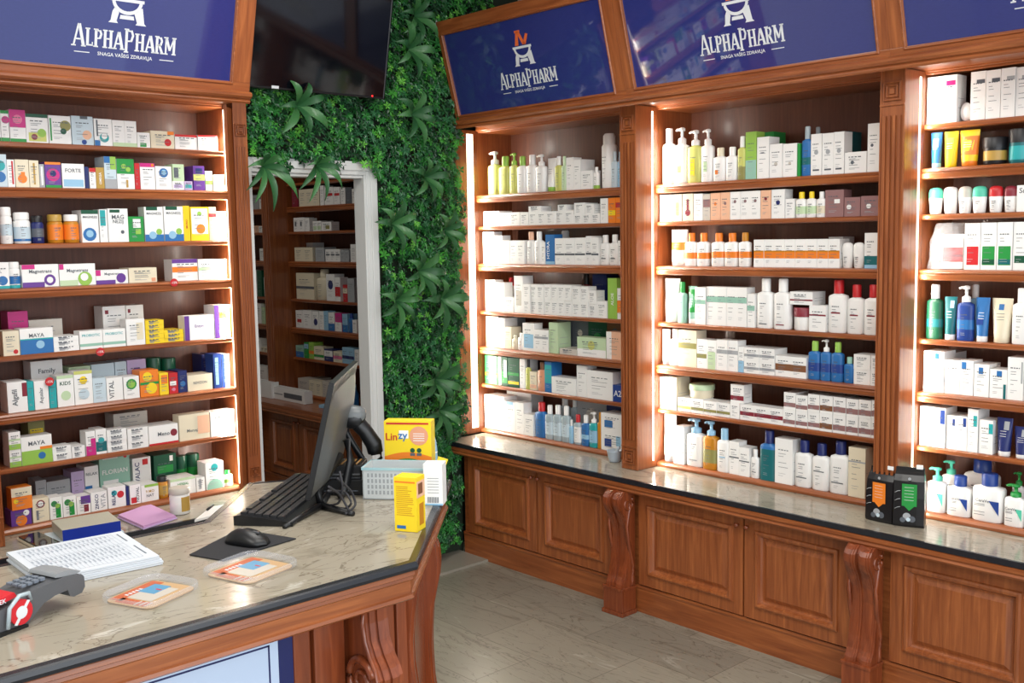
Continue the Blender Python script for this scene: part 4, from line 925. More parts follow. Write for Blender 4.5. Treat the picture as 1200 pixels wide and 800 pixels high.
R('L', 1, A2, """
x -40 28 3 pb d.5,.65,.4,tl d.5,.3,.4,bl
x 32 66 28 wh r.6,.1,.85,.95,rd
x 68 132 28 cr d.5,.3,.35,og r.4,.4,.7,.55,og
x 134 180 32 cr r.4,.1,.6,.9,gd
x 183 207 50 gy r.3,.1,.7,.9,wh
x 209 284 40 pu d.5,.5,.42,mg d.5,.55,.2,nv b.9,1,og b0,.1,gn
x 288 393 48 wh w.72,FORTE,dg r.05,.05,.95,.35,lb
x 396 415 62 nv
x 417 447 68 wh b.8,1,rd
x 449 492 65 gd y.5,OMEGA,wh T
x 486 542 14 pb r.5,.6,1,1,lg r0,.8,.5,1,bl b0,.3,gy
x 545 627 25 wh b.5,1,gn d.4,.75,.14,lg d.65,.65,.14,lg r.5,.05,.62,.3,gd
x 630 654 45 rd
x 656 725 45 wh b.85,1,mg d.85,.93,.1,og
x 728 806 60 wh d.5,.72,.28,bl d.52,.74,.16,lb
x 808 862 130 wh r.1,.2,.9,.6,li
x 808 862 50 pg up r.1,.2,.5,.8,dg
x 864 902 130 li r.1,.2,.9,.6,tl
x 905 958 58 pu b.4,.65,yg r.2,.7,.8,.9,nv
x 962 995 82 wh b.3,.5,lg
x 998 1052 100 cr
""")
R('L', 2, A2, """
v 0 60 250 wh b.3,.7,pb
v 68 150 275 wh b.2,.7,pb b.1,.2,bl
v 152 212 290 nv cap=bk b.3,.7,dg
v 230 304 285 am cap=gd b.15,.85,og
v 306 378 285 am cap=wh b.15,.85,og
x 380 460 265 wh b.88,1,dn d.45,.25,.4,bl d.45,.27,.22,lb w.78,MAGNEZIJ,dg,.09
x 463 500 262 wh r.1,.5,.8,.98,tl
x 502 598 258 wh r.1,.88,.6,.97,dn w.75,MAG,dg,.13 w.6,NEZIJ,dg,.13 d.7,.3,.09,dg
x 600 672 295 gn r.3,.55,.8,.9,wh r.45,.3,.8,.5,lg
x 675 763 250 wh r.1,.9,.7,1,dn w.8,MAGNEZIJ,dg,.09 b0,.2,bl d.75,.28,.16,lg d.4,.18,.2,lb
x 766 856 248 wh r.1,.9,.7,1,dn w.8,MAGNEZIJ,dg,.09 b0,.2,bl d.75,.28,.16,lg d.4,.18,.2,lb
x 858 888 245 ye y.5,IMUNO,rd T
x 890 975 250 ye r.05,.2,.95,.95,wh d.55,.35,.25,og d.5,.8,.12,lg
x 977 1012 250 pe b.7,.8,rd
x 1014 1072 272 wh
""")
R('L', 3, A2, """
x -40 40 510 wh d.6,.3,.3,bl b0,.1,tl
v 42 98 508 wh b.2,.6,bl b0,.15,tl
x 100 273 520 wh r0,.8,.35,1,mg r0,0,.6,.22,pu w.68,Magnetrans,dg,.2 d.75,.3,.16,pu d.75,.3,.09,wh
x 276 446 517 wh r0,.75,.12,1,mg w.68,Magnetrans,dg,.2 r0,0,.5,.25,pg d.7,.3,.2,lg d.68,.38,.11,wh T
x 449 600 545 wh r0,.6,.15,1,mg w.7,Magnetrans,dg,.22 r0,0,.6,.28,pu d.78,.4,.15,pu
x 603 735 535 cr r.8,.05,.95,.3,sk
x 805 925 495 wh b.82,1,pu b.4,.65,og st=1
x 928 1000 495 wh b.45,.6,pg
x 1002 1062 495 wh r.3,.2,.9,.6,sg
""")
R('L', 4, A3, """
x 10 88 192 cr d.75,.15,.15,rd
x 90 248 178 wh b0,.55,bl w.72,MAYA,dg,.15 d.6,.35,.13,lb b.55,.6,tl
x 250 369 215 wh st=3
x 371 480 190 wh w.75,PROBIOTIC,tl,.14 b.15,.3,sg
x 482 588 182 wh w.75,PROBIOTIC,tl,.14 b.15,.3,sg
x 590 678 135 wh r.55,.2,.9,.85,cr
x 680 768 140 ye st=5
x 770 860 185 ye st=3
x 863 1002 118 wh r0,0,.16,1,pu w.55,Enzym,pu,.15
x 1004 1086 70 wh b.6,.8,og r0,0,.3,1,pu r.7,0,1,.9,ye
x 35 130 100 mg back r0,0,1,.4,wh
x 134 292 137 ti back
x 480 588 75 wh back r.1,.8,.25,.9,dr
x 590 672 70 wh back r.1,.8,.25,.9,dr
""")
R('L', 5, A3, """
x 30 124 430 wh r.75,.5,1,.95,dr y.4,Algafil,dg,.35 T
x 126 156 428 tl
x 158 226 425 wh y.5,Aqualar,dg,.35 T
x 228 262 425 tl
x 264 343 400 wh b.9,1,pg w.75,KIDS,dn,.12 d.5,.35,.3,pg
x 345 432 378 wh b.9,1,yg d.5,.72,.22,ye d.5,.3,.3,pb
x 434 496 412 pb
x 498 575 410 wh y.3,VITAL,dg
x 578 652 405 wh d.5,.65,.34,gn d.5,.65,.24,lg
x 654 742 375 og d.4,.75,.25,ye b.45,.55,gn d.6,.3,.3,ye
x 745 788 388 ye r.2,.5,.9,.9,og
x 790 832 388 rd r.1,.4,.8,.6,wh d.5,.2,.2,pk
x 834 876 378 nv d.5,.4,.3,bl
x 878 995 395 cr w.5,REVIZON,dg,.16
x 998 1036 300 db r.2,.1,.6,.9,lb
x 1038 1074 300 wh r0,0,.4,1,db
x 142 292 330 wh back b0,.45,nv w.75,Family,dg,.14
x 322 424 358 pg back
x 427 535 345 pb back w.35,Insulina,nv,.2
x 537 592 335 pb back
x 595 683 325 li back d.5,.6,.3,pu
j 700 765 318 dg back cap=dn
j 768 835 320 dg back cap=dn
x 945 996 300 nv back
""")
R('L', 6, A4, """
x 38 94 185 wh b0,.3,lg b.5,.6,pg st=2
x 96 243 203 wh b0,.5,lg w.75,MAYA,dg,.15 r.6,.5,1,.6,og d.65,.28,.12,bl
x 246 334 250 wh st=2
x 336 398 250 wh st=2
x 400 446 182 wh r0,0,1,.4,mg r.5,.4,1,.7,mg
x 448 498 172 wh b.1,.5,dt d.5,.55,.3,tl
x 500 593 172 wh st=4
x 596 693 165 wh st=3
x 697 835 152 wh b0,.1,rd d.85,.55,.12,dr w.55,Meno,dg,.2
x 838 982 100 cr w.35,Menopax,dg,.16 d.85,.55,.1,br r.6,.2,1,.9,pe
x 985 1098 85 wh
x 530 690 92 ti back st=2
x 130 208 135 ol back r.1,.3,.9,.8,ye
""")
R('L', 7, A4, """
x 50 148 548 pu d.5,.3,.28,og d.75,.75,.15,wh
x 50 148 445 og up b.6,1,cr d.2,.4,.12,ye
x 150 228 495 cr d.5,.75,.26,dr d.5,.75,.18,wh r.2,.1,.35,.5,tx
x 230 291 490 wh d.35,.7,.25,gn r.45,.05,.85,.65,gn d.6,.6,.2,lg
x 293 356 485 wh d.35,.7,.25,gn r.45,.05,.85,.65,gn d.6,.6,.2,lg
x 358 423 485 wh r.3,.55,1,1,pu r.5,.1,.85,.5,dr
x 425 502 465 wh y.35,ZINCO,nv y.75,VITA,gy T
x 504 588 440 wh d.35,.7,.16,tl d.7,.6,.2,rd y.3,RELAX,nv,.2 T
x 590 604 440 nv
x 606 658 432 wh r.1,.05,.6,.35,rd y.7,NOVAL,dg
x 660 742 430 wh r.2,.85,1,1,lg w.6,9_MO,gd,.16 w.35,NAT,dg,.16
v 744 796 395 am cap=bk b.2,.8,gd
x 798 918 400 wh b.85,1,pg w.65,HERBAL,gn,.14
x 920 960 398 wh r.3,.2,.6,.9,gy
x 962 1048 325 wh d.5,.8,.2,tl d.5,.05,.45,sg
b 1050 1094 365 wh cap=gn b.3,.6,lg
x 165 216 412 gy back
x 218 330 412 gy back b.1,.4,sg
x 332 393 370 li back
x 395 462 345 wh back w.8,RELAX,dg,.12 r0,.4,.5,.5,bl d.55,.2,.3,gd
x 465 608 412 tl back w.55,FLOR,wh,.3 T
x 465 608 310 sg back up w.7,FLORIAN,wh,.18 d.85,.25,.06,rd r.1,.1,.6,.5,wh T
x 620 706 305 wh back y.25,NOVALAC,nv r.55,.8,.85,.95,rd
x 720 826 290 dn back r.15,.5,.85,.7,gn r.7,.8,.85,.95,wh
j 830 884 300 gn back cap=dn
j 886 945 290 gn back cap=dn
""")
B2 = (540, 130, 5.714); B3 = (540, 260, 5.714); B4 = (540, 390, 4.705)
R('A', 0, B2, """
p 165 237 270 yg cap=wh b.3,.8,yg
b 240 310 303 yg cap=lg
p 312 363 280 yg cap=lg
b 365 424 303 wh cap=lg
b 426 489 293 wh cap=wh
p 491 553 290 wh cap=wh
t 556 618 315 wh cap=lg
b 620 665 303 yg cap=wh
b 667 700 303 pg cap=pg
x 702 750 312 wh
x 752 800 325 wh
x 802 880 400 wh
b 882 917 375 wh cap=wh b0,.2,lg
s 919 998 150 wh cap=wh
b 1000 1040 272 pb cap=pb
b 1042 1076 272 lb cap=lb
x 760 815 325 wh back
b 990 1045 235 wh back cap=wh
""")
R('A', 1, B2, """
x 150 254 672 wh n=2
x 258 393 680 wh n=2
x 396 450 680 wh
x 452 752 672 wh n=5
x 755 930 690 wh n=3
x 933 984 585 wh
x 986 1034 573 og b.3,.5,ye
x 1036 1090 575 og b.6,.8,rd
x 150 228 650 wh back
x 452 534 638 wh up
x 648 704 628 wh up
x 757 828 615 wh up
x 830 888 622 wh up
""")
R('A', 2, B3, """
x 145 218 65 wh
x 220 274 92 wh
x 276 424 125 wh n=3
b 427 480 66 wh cap=pe
b 482 535 64 wh cap=wh
x 537 563 135 wh
x 565 624 85 bl y.3,HYDRA,wh b0,.1,lb
x 627 690 110 wh b.35,.42,dg
x 692 762 108 wh b.35,.42,dg
x 764 832 106 wh b.35,.42,dg
x 834 870 95 wh b.35,.42,dg
x 872 920 105 wh b.35,.42,dg
b 922 982 88 wh cap=wh r.1,.3,.9,.35,dg
b 986 1048 85 wh cap=wh r.1,.3,.9,.35,dg
x 1050 1090 125 wh
s 650 697 50 wh back cap=wh
""")
R('A', 3, B3, """
x 160 226 390 wh
x 228 290 407 wh
x 292 350 505 wh
x 354 413 362 wh r.2,.2,.8,.6,ti
x 415 552 418 wh n=3 st=2
x 554 738 420 wh n=4 st=2
x 741 850 432 wh n=2 st=2
x 852 906 460 wh st=2
x 908 978 533 wh
x 980 1042 378 lg y.5,ALOE,wh T
x 1044 1092 445 wh b.2,.6,og
b 298 348 372 wh back cap=rd
b 795 850 350 dr back cap=bk
x 880 975 352 nv back
""")
R('A', 4, B3, """
x 165 248 618 cr
x 250 290 645 wh
x 292 334 704 cr b.1,.4,pg
b 336 372 758 cr cap=cr
b 374 409 745 wh cap=wh
x 411 489 678 wh r.1,.1,.9,.6,lb
x 491 584 724 wh b.6,.7,gy n=2
x 586 645 675 pg
x 660 775 850 ti
x 778 970 775 pg b0,.4,wh d.5,.6,.12,yg
x 972 1090 738 pe r0,0,.3,1,wh
x 296 350 645 gy back
x 640 738 645 dg back d.5,.4,.2,gy
x 741 850 650 dg back d.5,.6,.15,ti
x 853 975 650 dn back d.5,.5,.2,gn
x 978 1085 655 br back d.5,.7,.2,dg
""")
R('A', 5, B4, """
x 130 164 110 gn b.3,.4,ye
x 166 199 112 gn b.3,.4,ye
x 201 218 116 wh
x 220 253 122 dn b.1,.5,gn r.4,.3,.9,.9,wh
x 256 316 125 dn b.4,.5,gn b.1,.2,ye
x 320 350 140 wh
b 352 377 140 yg cap=bk
x 378 414 215 cr b.1,.3,pe
b 416 457 163 sk cap=br
x 460 516 150 bl b.3,.9,tl
x 500 634 248 wh
x 636 690 168 wh
x 692 834 212 wh
x 836 905 290 db w.5,A23,wh,.4
""")
R('A', 6, B4, """
x 128 238 347 wh
x 240 298 380 wh r.2,.9,.8,1,lb
x 300 345 385 wh
x 347 397 450 wh
b 399 456 385 bl cap=rd
b 458 500 400 cl cap=wh b.2,.7,pb
b 502 545 400 cl cap=wh b.2,.7,pb
b 547 590 405 cl cap=wh b.2,.7,pb
b 592 612 480 lb cap=wh
b 614 653 452 cl cap=rd b.1,.8,wh
b 656 697 455 bl cap=wh b.3,.5,lb
p 700 744 440 tl cap=wh b.2,.7,lb
b 746 768 440 am cap=am
x 771 900 545 wh r.15,.2,.45,.6,db r.65,.3,.85,.8,lb
x 771 900 448 wh up r.15,.2,.5,.6,bl
x 250 385 328 wh back
b 530 582 345 cl back cap=wh
b 598 636 352 cl back cap=wh
x 640 800 347 gy back d.5,.6,.2,ti
x 802 880 352 nv back
""")
C5 = (750, 0, 4); C6 = (750, 130, 4); C7 = (750, 300, 4); C8 = (750, 430, 4)
R('B', 0, C6, """
b 98 150 82 wh cap=wh r.2,.3,.7,.5,pg
p 152 212 76 wh cap=wh r.2,.3,.7,.5,yg
p 214 278 88 yg cap=wh r.2,.2,.7,.7,ye
p 280 334 83 wh cap=wh r.2,.3,.7,.6,pg
b 336 395 172 wh cap=cr r.1,.3,.5,.5,og
b 397 450 168 wh cap=wh
b 453 492 118 yg cap=wh b0,.4,ol
x 494 545 98 lg b0,.4,sg
x 547 604 122 wh r.3,.6,.6,.63,dg
x 606 665 155 wh d.5,.4,.14,ti
x 667 734 153 wh d.5,.4,.1,ti
x 736 750 153 gn
b 753 800 72 bl cap=cl b.3,.5,dt
x 802 852 108 wh d.5,.55,.2,gy r.2,.1,.8,.14,dg
x 854 907 104 wh d.5,.55,.2,gy r.2,.1,.8,.14,dg
x 909 958 98 wh d.5,.55,.2,gy r.2,.1,.8,.14,dg
x 960 1062 192 wh d.35,.5,.08,dg
x 1066 1127 58 wh d.35,.55,.12,dg
b 806 845 75 bl back cap=cl
x 960 984 96 dt back
x 548 625 100 gn back
""")
R('B', 1, C6, """
x 92 150 392 wh
x 152 195 390 cr r.3,.2,.7,.7,yg
x 197 247 388 cr d.5,.3,.25,dr r.4,.4,.6,.8,dr
x 249 292 388 wh
x 294 326 390 ti b.5,.8,mv
x 328 374 385 pe d.5,.6,.14,og
x 376 420 382 pe d.5,.6,.14,mv
x 422 564 377 wh d.5,.65,.14,mv n=3
x 566 614 372 pe b.2,.8,pe d.5,.7,.14,dr
x 616 678 368 wh d.5,.55,.16,nv
x 680 722 412 wh
b 725 773 380 wh cap=ye b.2,.6,pg
b 775 819 378 wh cap=ye b.2,.6,pg
b 821 866 378 wh cap=wh b.2,.6,cr
x 868 955 370 mv r.5,.5,.8,.65,wh
x 957 1032 405 mv d.3,.5,.15,wh
x 1034 1127 398 mv d.4,.5,.12,wh
""")
R('B', 2, C6, """
t 122 202 557 wh cap=wh b.35,.6,og
b 204 257 572 wh cap=og b.3,.55,og
b 259 314 572 wh cap=og b.3,.55,og
b 326 386 572 wh cap=og b.35,.6,og
b 388 450 572 wh cap=og b.35,.6,og
b 455 508 570 wh cap=am b.35,.6,og
x 533 935 602 wh b.32,.55,og b.55,.6,am n=8
o 938 989 617 wh cap=wh
o 991 1043 617 wh cap=wh
x 1053 1114 572 wh b.1,.35,dt b0,.1,lb
x 882 950 590 wh back
""")
R('B', 3, C7, """
t 95 168 107 wh cap=wh r.2,.5,.8,.54,dg
b 171 210 122 sg cap=gn b.2,.8,sg
t 212 255 142 sg cap=wh b.2,.9,gn
x 257 307 147 wh b.55,.66,sg
x 310 500 146 wh b.6,.75,sg n=4
x 502 537 178 wh b.5,.65,sg
b 540 615 98 wh cap=wh r.1,.12,.9,.15,dg
b 618 697 98 wh cap=wh r.1,.12,.9,.15,dr
j 700 790 243 wh cap=dr
x 793 872 232 wh b.6,.66,dr
b 875 962 105 wh cap=rd r.1,.55,.9,.59,dr
b 964 1042 135 wh cap=rd r.1,.55,.9,.59,dr
b 1044 1124 135 wh cap=rd r.1,.55,.9,.59,dr
x 702 810 168 wh up b.3,.42,dr
""")
R('B', 4, C7, """
t 90 130 345 wh cap=gy
b 132 176 325 wh cap=wh
x 178 262 345 cr b.5,.65,ol
x 264 310 390 wh b.35,.5,ol
x 312 357 395 wh r.1,.0,.9,.6,pg
x 359 458 395 wh b.55,.68,gy n=2
x 460 486 425 wh b0,.45,lb
x 488 630 432 wh b.3,.5,gy n=2 st=2
x 632 779 472 wh b.3,.62,br n=2
b 782 838 400 bl cap=lg b.3,.6,db
p 840 890 385 bl cap=wh b.3,.6,db
b 892 948 405 bl cap=lg b.3,.6,db
b 950 998 475 bl cap=sg
x 1001 1079 462 wh st=2
x 1081 1124 468 wh st=2
""")
R('B', 5, C8, """
x 88 133 48 wh
x 135 172 48 cr
x 174 236 145 wh b.2,.4,yg
x 238 295 150 wh b.2,.4,ol
x 297 420 165 wh b.2,.4,ol n=2
x 422 465 168 wh
x 467 670 186 wh b.3,.55,dr n=3
x 672 728 120 wh b.15,.4,mv st=2
x 730 785 133 wh b.15,.4,mv st=2
x 787 841 128 wh b.15,.4,mv st=2
x 843 903 135 wh b.15,.45,br st=2
x 905 964 142 wh b.15,.45,mv st=2
x 966 1023 150 wh b.15,.45,mv st=2
x 1025 1083 155 wh b.15,.45,mv st=2
x 1085 1124 157 wh b.15,.45,mv st=2
j 205 303 85 cr up cap=pg
x 423 485 83 wh up b.15,.4,dr
""")
R('B', 6, C8, """
t 88 153 220 wh cap=gy
x 156 204 280 wh b.3,.34,gy
p 206 285 240 wh cap=lb r.1,.2,.9,.24,gy
p 287 353 250 am cap=lb b.2,.6,ol
b 355 414 290 wh cap=lb r.1,.5,.9,.54,lb
x 416 462 350 wh b.5,.54,dg
x 464 512 378 wh b.5,.54,dg
b 514 552 388 wh cap=wh r.1,.3,.9,.34,dg
b 555 630 300 bl cap=nv b.0,.85,dt
x 633 716 337 wh
b 719 797 347 wh cap=nv r0,.3,1,.33,dg
b 799 879 362 wh cap=nv r0,.6,1,.63,dg
b 881 972 350 wh cap=nv r0,.3,1,.33,dg
x 976 1056 380 cr b.7,.73,gy
""")
D1 = (1020, 0, 4); D2 = (1040, 180, 5); D3 = (1040, 310, 5); D4 = (1000, 450, 4)
R('C', 0, D1, """
x 262 334 352 wh r.5,.8,.9,.88,pk
x 336 408 348 wh r.3,.78,.9,.88,mg
x 470 541 335 wh r.4,.75,.95,.83,dg
x 543 612 328 wh r.4,.75,.95,.83,dg
x 614 682 318 wh r.4,.75,.95,.83,gy
x 684 752 313 wh r.4,.75,.95,.83,gy
x 754 822 308 wh r.4,.75,.95,.83,gy
q 410 466 478 wh
""")
R('C', 1, D1, """
t 275 331 592 bl cap=lb r.2,.5,.8,.8,lb
t 333 404 590 ye cap=ye r.2,.6,.8,.8,lg
t 406 503 585 ye cap=og b.2,.8,og
j 506 622 642 bk cap=bk b.15,.5,gd
j 628 740 602 dt cap=bk b.1,.5,tl
j 745 850 610 bk cap=bk
""")
R('C', 2, D2, """
o 228 309 200 wh cap=mt
o 314 398 195 wh cap=wh
o 402 482 192 wh cap=ti
o 485 572 190 wh cap=mt
o 580 665 188 wh cap=rd
o 670 752 188 wh cap=dr
x 758 830 185 wh w.8,So,dg,.2
x 832 905 185 wh w.8,So,dg,.2
""")
R('C', 3, D2, """
x 452 545 408 wh r.15,.1,.9,.5,rd
x 548 641 405 wh r.1,.1,.9,.5,gn r.1,.12,.9,.22,dn
x 644 736 402 wh r.1,.1,.9,.5,gn r.1,.12,.9,.22,dt
x 739 832 400 wh r.1,.15,.9,.3,dn
x 834 925 398 wh r.1,.15,.9,.3,dn
""")
R('C', 4, D3, """
b 222 316 118 dn cap=wh b.3,.5,dt
t 320 398 190 dt cap=wh r.5,.7,.9,.9,lb
p 402 500 125 db cap=wh b.3,.55,bl
t 505 590 195 bl cap=wh r.1,.3,.7,.45,db
t 594 722 200 cr cap=cr r.35,.7,.65,.85,bl
b 725 830 140 wh cap=wh
b 836 930 150 wh cap=wh
b 470 545 118 lb back cap=wh
""")
R('C', 5, D3, """
x 215 334 508 wh r.55,.82,.75,.95,bl
x 336 425 560 wh
x 427 505 563 wh r.1,.75,.45,.95,bl
x 508 597 585 wh r.3,.7,.6,.9,bl
x 599 702 615 wh r.4,.75,.7,.95,bl r.8,0,.95,.5,dt
x 705 800 545 wh r.85,.4,.95,.9,gy
x 802 890 552 wh r.1,.75,.45,.95,bl
x 338 400 515 wh back
""")
R('C', 6, D4, """
x 312 370 105 wh r.6,.6,.8,.75,li
x 372 433 112 wh r.6,.6,.95,.95,db
x 435 483 148 wh r.6,.7,.85,.9,db
x 485 534 152 wh r.6,.7,.9,.95,db
x 537 586 115 wh r.55,.6,.9,.85,tl
x 588 654 170 wh r.7,.6,1,.9,tl
t 662 740 162 nv cap=wh r.5,.65,.9,.9,gy
t 744 822 205 nv cap=wh r.5,.65,.9,.9,gy
""")
def ceralabel(o, w, h, code):
    pass
R('C', 7, D4, """
p 340 428 395 wh cap=mt T L=white_pump_bottle_with_mint_triangle
b 431 545 435 wh cap=db T L=white_bottle_with_blue_triangle
b 549 698 425 wh cap=db T L=big_white_bottle_with_blue_triangle
p 701 800 475 wh cap=gn T L=white_pump_bottle_with_green_triangle
p 802 900 480 wh cap=gn T L=white_pump_bottle_with_green_triangle
p 408 490 362 wh back cap=mt
b 505 668 360 wh back cap=db d.6,.7,.2,db
p 740 800 415 wh back cap=gn
""")
E6 = (270, 180, 4); E7 = (270, 360, 4)
R('D', 0, E6, """
x 430 460 100 dr
x 500 530 95 og r.3,.2,.8,.7,cr
""")
R('D', 1, E6, """
x 318 414 166 cr n=3
x 416 434 143 wh
x 437 479 157 wh r.1,.5,.9,.65,rd
x 481 511 157 wh r.1,.5,.9,.65,rd
x 513 535 160 wh
x 540 566 158 dg
x 568 584 165 wh
x 284 312 160 dr
""")
R('D', 2, E6, """
x 293 345 300 wh r.2,.4,.5,.7,dg n=2
x 347 368 302 wh
x 384 424 316 wh r.1,.1,.9,.5,pg n=2
x 426 472 320 wh r.4,.2,.8,.6,ol
""")
R('D', 3, E6, """
x 298 384 440 cr n=2
x 300 384 418 wh back n=2
x 397 438 440 gy
x 443 513 448 wh n=3 r.1,.5,.9,.6,dg
x 515 553 453 gy n=2
x 560 588 425 wh
""")
R('D', 4, E6, """
x 305 389 560 cr b.4,.5,dg
b 393 441 543 cr cap=cr
x 445 485 565 wh d.5,.6,.3,nv
x 487 512 580 wh b.2,.6,rd
x 525 545 615 rd b.5,.8,cr
x 547 578 585 gy
""")
R('D', 5, E7, """
x 303 336 15 wh r.2,.3,.8,.5,rd
x 338 380 15 wh
x 382 411 20 wh d.5,.4,.3,nv
x 413 434 20 wh
x 436 456 18 lb
x 458 486 25 wh b0,.4,bl
x 488 519 28 mg b0,.5,wh
x 521 546 32 lb b0,.4,bl
b 548 568 30 bl cap=db
x 570 590 60 wh
""")
R('D', 6, E7, """
x 305 341 180 sg b0,.5,bl
x 343 363 165 gn b.6,.9,lb
x 365 388 165 lg b.3,.5,og
x 390 436 185 cr b.2,.4,gn
x 438 477 198 nv b.4,.9,wh
x 480 520 208 cr b.3,.6,pk
x 522 577 190 lb n=2 b.3,.5,nv
x 579 600 200 wh
""")
R('D', 7, E7, """
x 315 366 335 ti
x 368 428 345 cr n=2
x 430 475 348 ti n=2
x 477 512 355 cr
x 340 420 328 ti back n=2
""")
R('E', 1, E6, """
x 92 130 195 gy
x 132 160 213 wh
""")
R('E', 2, E6, """
x 93 128 338 pe n=3
x 130 152 340 wh
x 156 172 322 wh
""")
R('E', 3, E6, """
x 135 157 445 wh
x 159 180 447 gn
""")
R('E', 4, E6, """
x 98 120 545 wh n=2
x 122 144 548 dn
b 147 180 538 wh cap=gy
x 182 200 560 nv
""")
R('E', 5, E6, """
x 102 142 702 wh n=2
x 144 160 720 pg
x 162 190 712 lg n=2
""")
R('E', 6, E7, """
x 108 140 145 wh
x 142 190 190 cr n=3
""")
R('E', 7, E7, """
x 115 170 275 wh
x 172 200 300 wh r.3,.2,.8,.7,rd
""")
# triangle prints and brand words on the four big white bottles
for o in [o for o in bpy.data.objects if o.get('label', '').find('triangle') > 0]:
    me = o.data; xs = [v.co.x for v in me.vertices]; zs_ = [v.co.z for v in me.vertices]; w = max(xs)-min(xs); h = max(zs_)
    col = 'db' if 'blue' in o['label'] else 'mt'
    m = MB(); y = -.0016
    m.add([(w*.10, y, h*.60), (w*.43, y, h*.60), (w*.43, y, h*.22)], [(0, 2, 1)], pm(col)); put_text(m, 'CeraVe', -w*.10, y-.0008, h*.585, w*.56, h*.085, pm('dg'))
    for v in (.48, .44, .26, .18): m.add([(-w*.36, y, h*v), (-w*.02, y, h*v), (-w*.02, y, h*v+.0018), (-w*.36, y, h*v+.0018)], [(0, 1, 2, 3)], pm('tx'))
    m.build('printed_label', o)
# plastic bag of boxes
p = at(1083, 312, 0, XB+.01); p2 = at(1129, 312, 0, XB+.01); zt = at(1105, 262, 0, XB+.01).z; wbag = p.y-p2.y; zb = 1.551
r = empty('plastic_bag', (XB+.008, (p.y+p2.y)/2, zb), RB, label='crumpled clear plastic bag of boxes, left end of fourth shelf, right cabinet', cat='bag')
hb = zt-zb; vs = []; n = 14; L_ = 10; rb = random.Random(5)
for i in range(L_+1):
    t = i/L_; f = 1-.35*max(0, t-.6)/.4
    for k in range(n):
        a = 2*PI*k/n; q = 1+rb.uniform(-.07, .07); vs.append((wbag*.5*f*q*math.copysign(abs(math.cos(a))**.6, math.cos(a)), .06+.055*f*q*math.copysign(abs(math.sin(a))**.6, math.sin(a)), hb*t*(1 if t < .9 else .97+rb.uniform(0, .05))))
m = MB().add(vs, [(i*n+k, i*n+(k+1) % n, (i+1)*n+(k+1) % n, (i+1)*n+k) for i in range(L_) for k in range(n)]+[[L_*n+k for k in range(n)]], plain('cloudy_plastic_film', (214, 216, 220), .25, coat=.3, alpha=.3), False)
m.build('film', r)
for nm, x0, x1, c1, c2, hh in (('box', -wbag*.36, -wbag*.14, 'gn', 'pg', .10), ('box', -wbag*.12, wbag*.42, 'rd', 'dr', .125)):
    m = MB(); w = x1-x0; m.box(-w/2, w/2, 0, .06, 0, hh, pm('wh')); patch(m, .05, .2, 1, .62, w, hh, 0, c1); patch(m, .05, .34, 1, .42, w, hh, 0, c2, 2)
    m.build('bagged_box', loc=(XB+.03, r.location.y-(x0+x1)/2, zb+.001), rotz=RB, label=('white box with green print inside the plastic bag' if c1 == 'gn' else 'white box with red print inside the plastic bag'), cat='box')
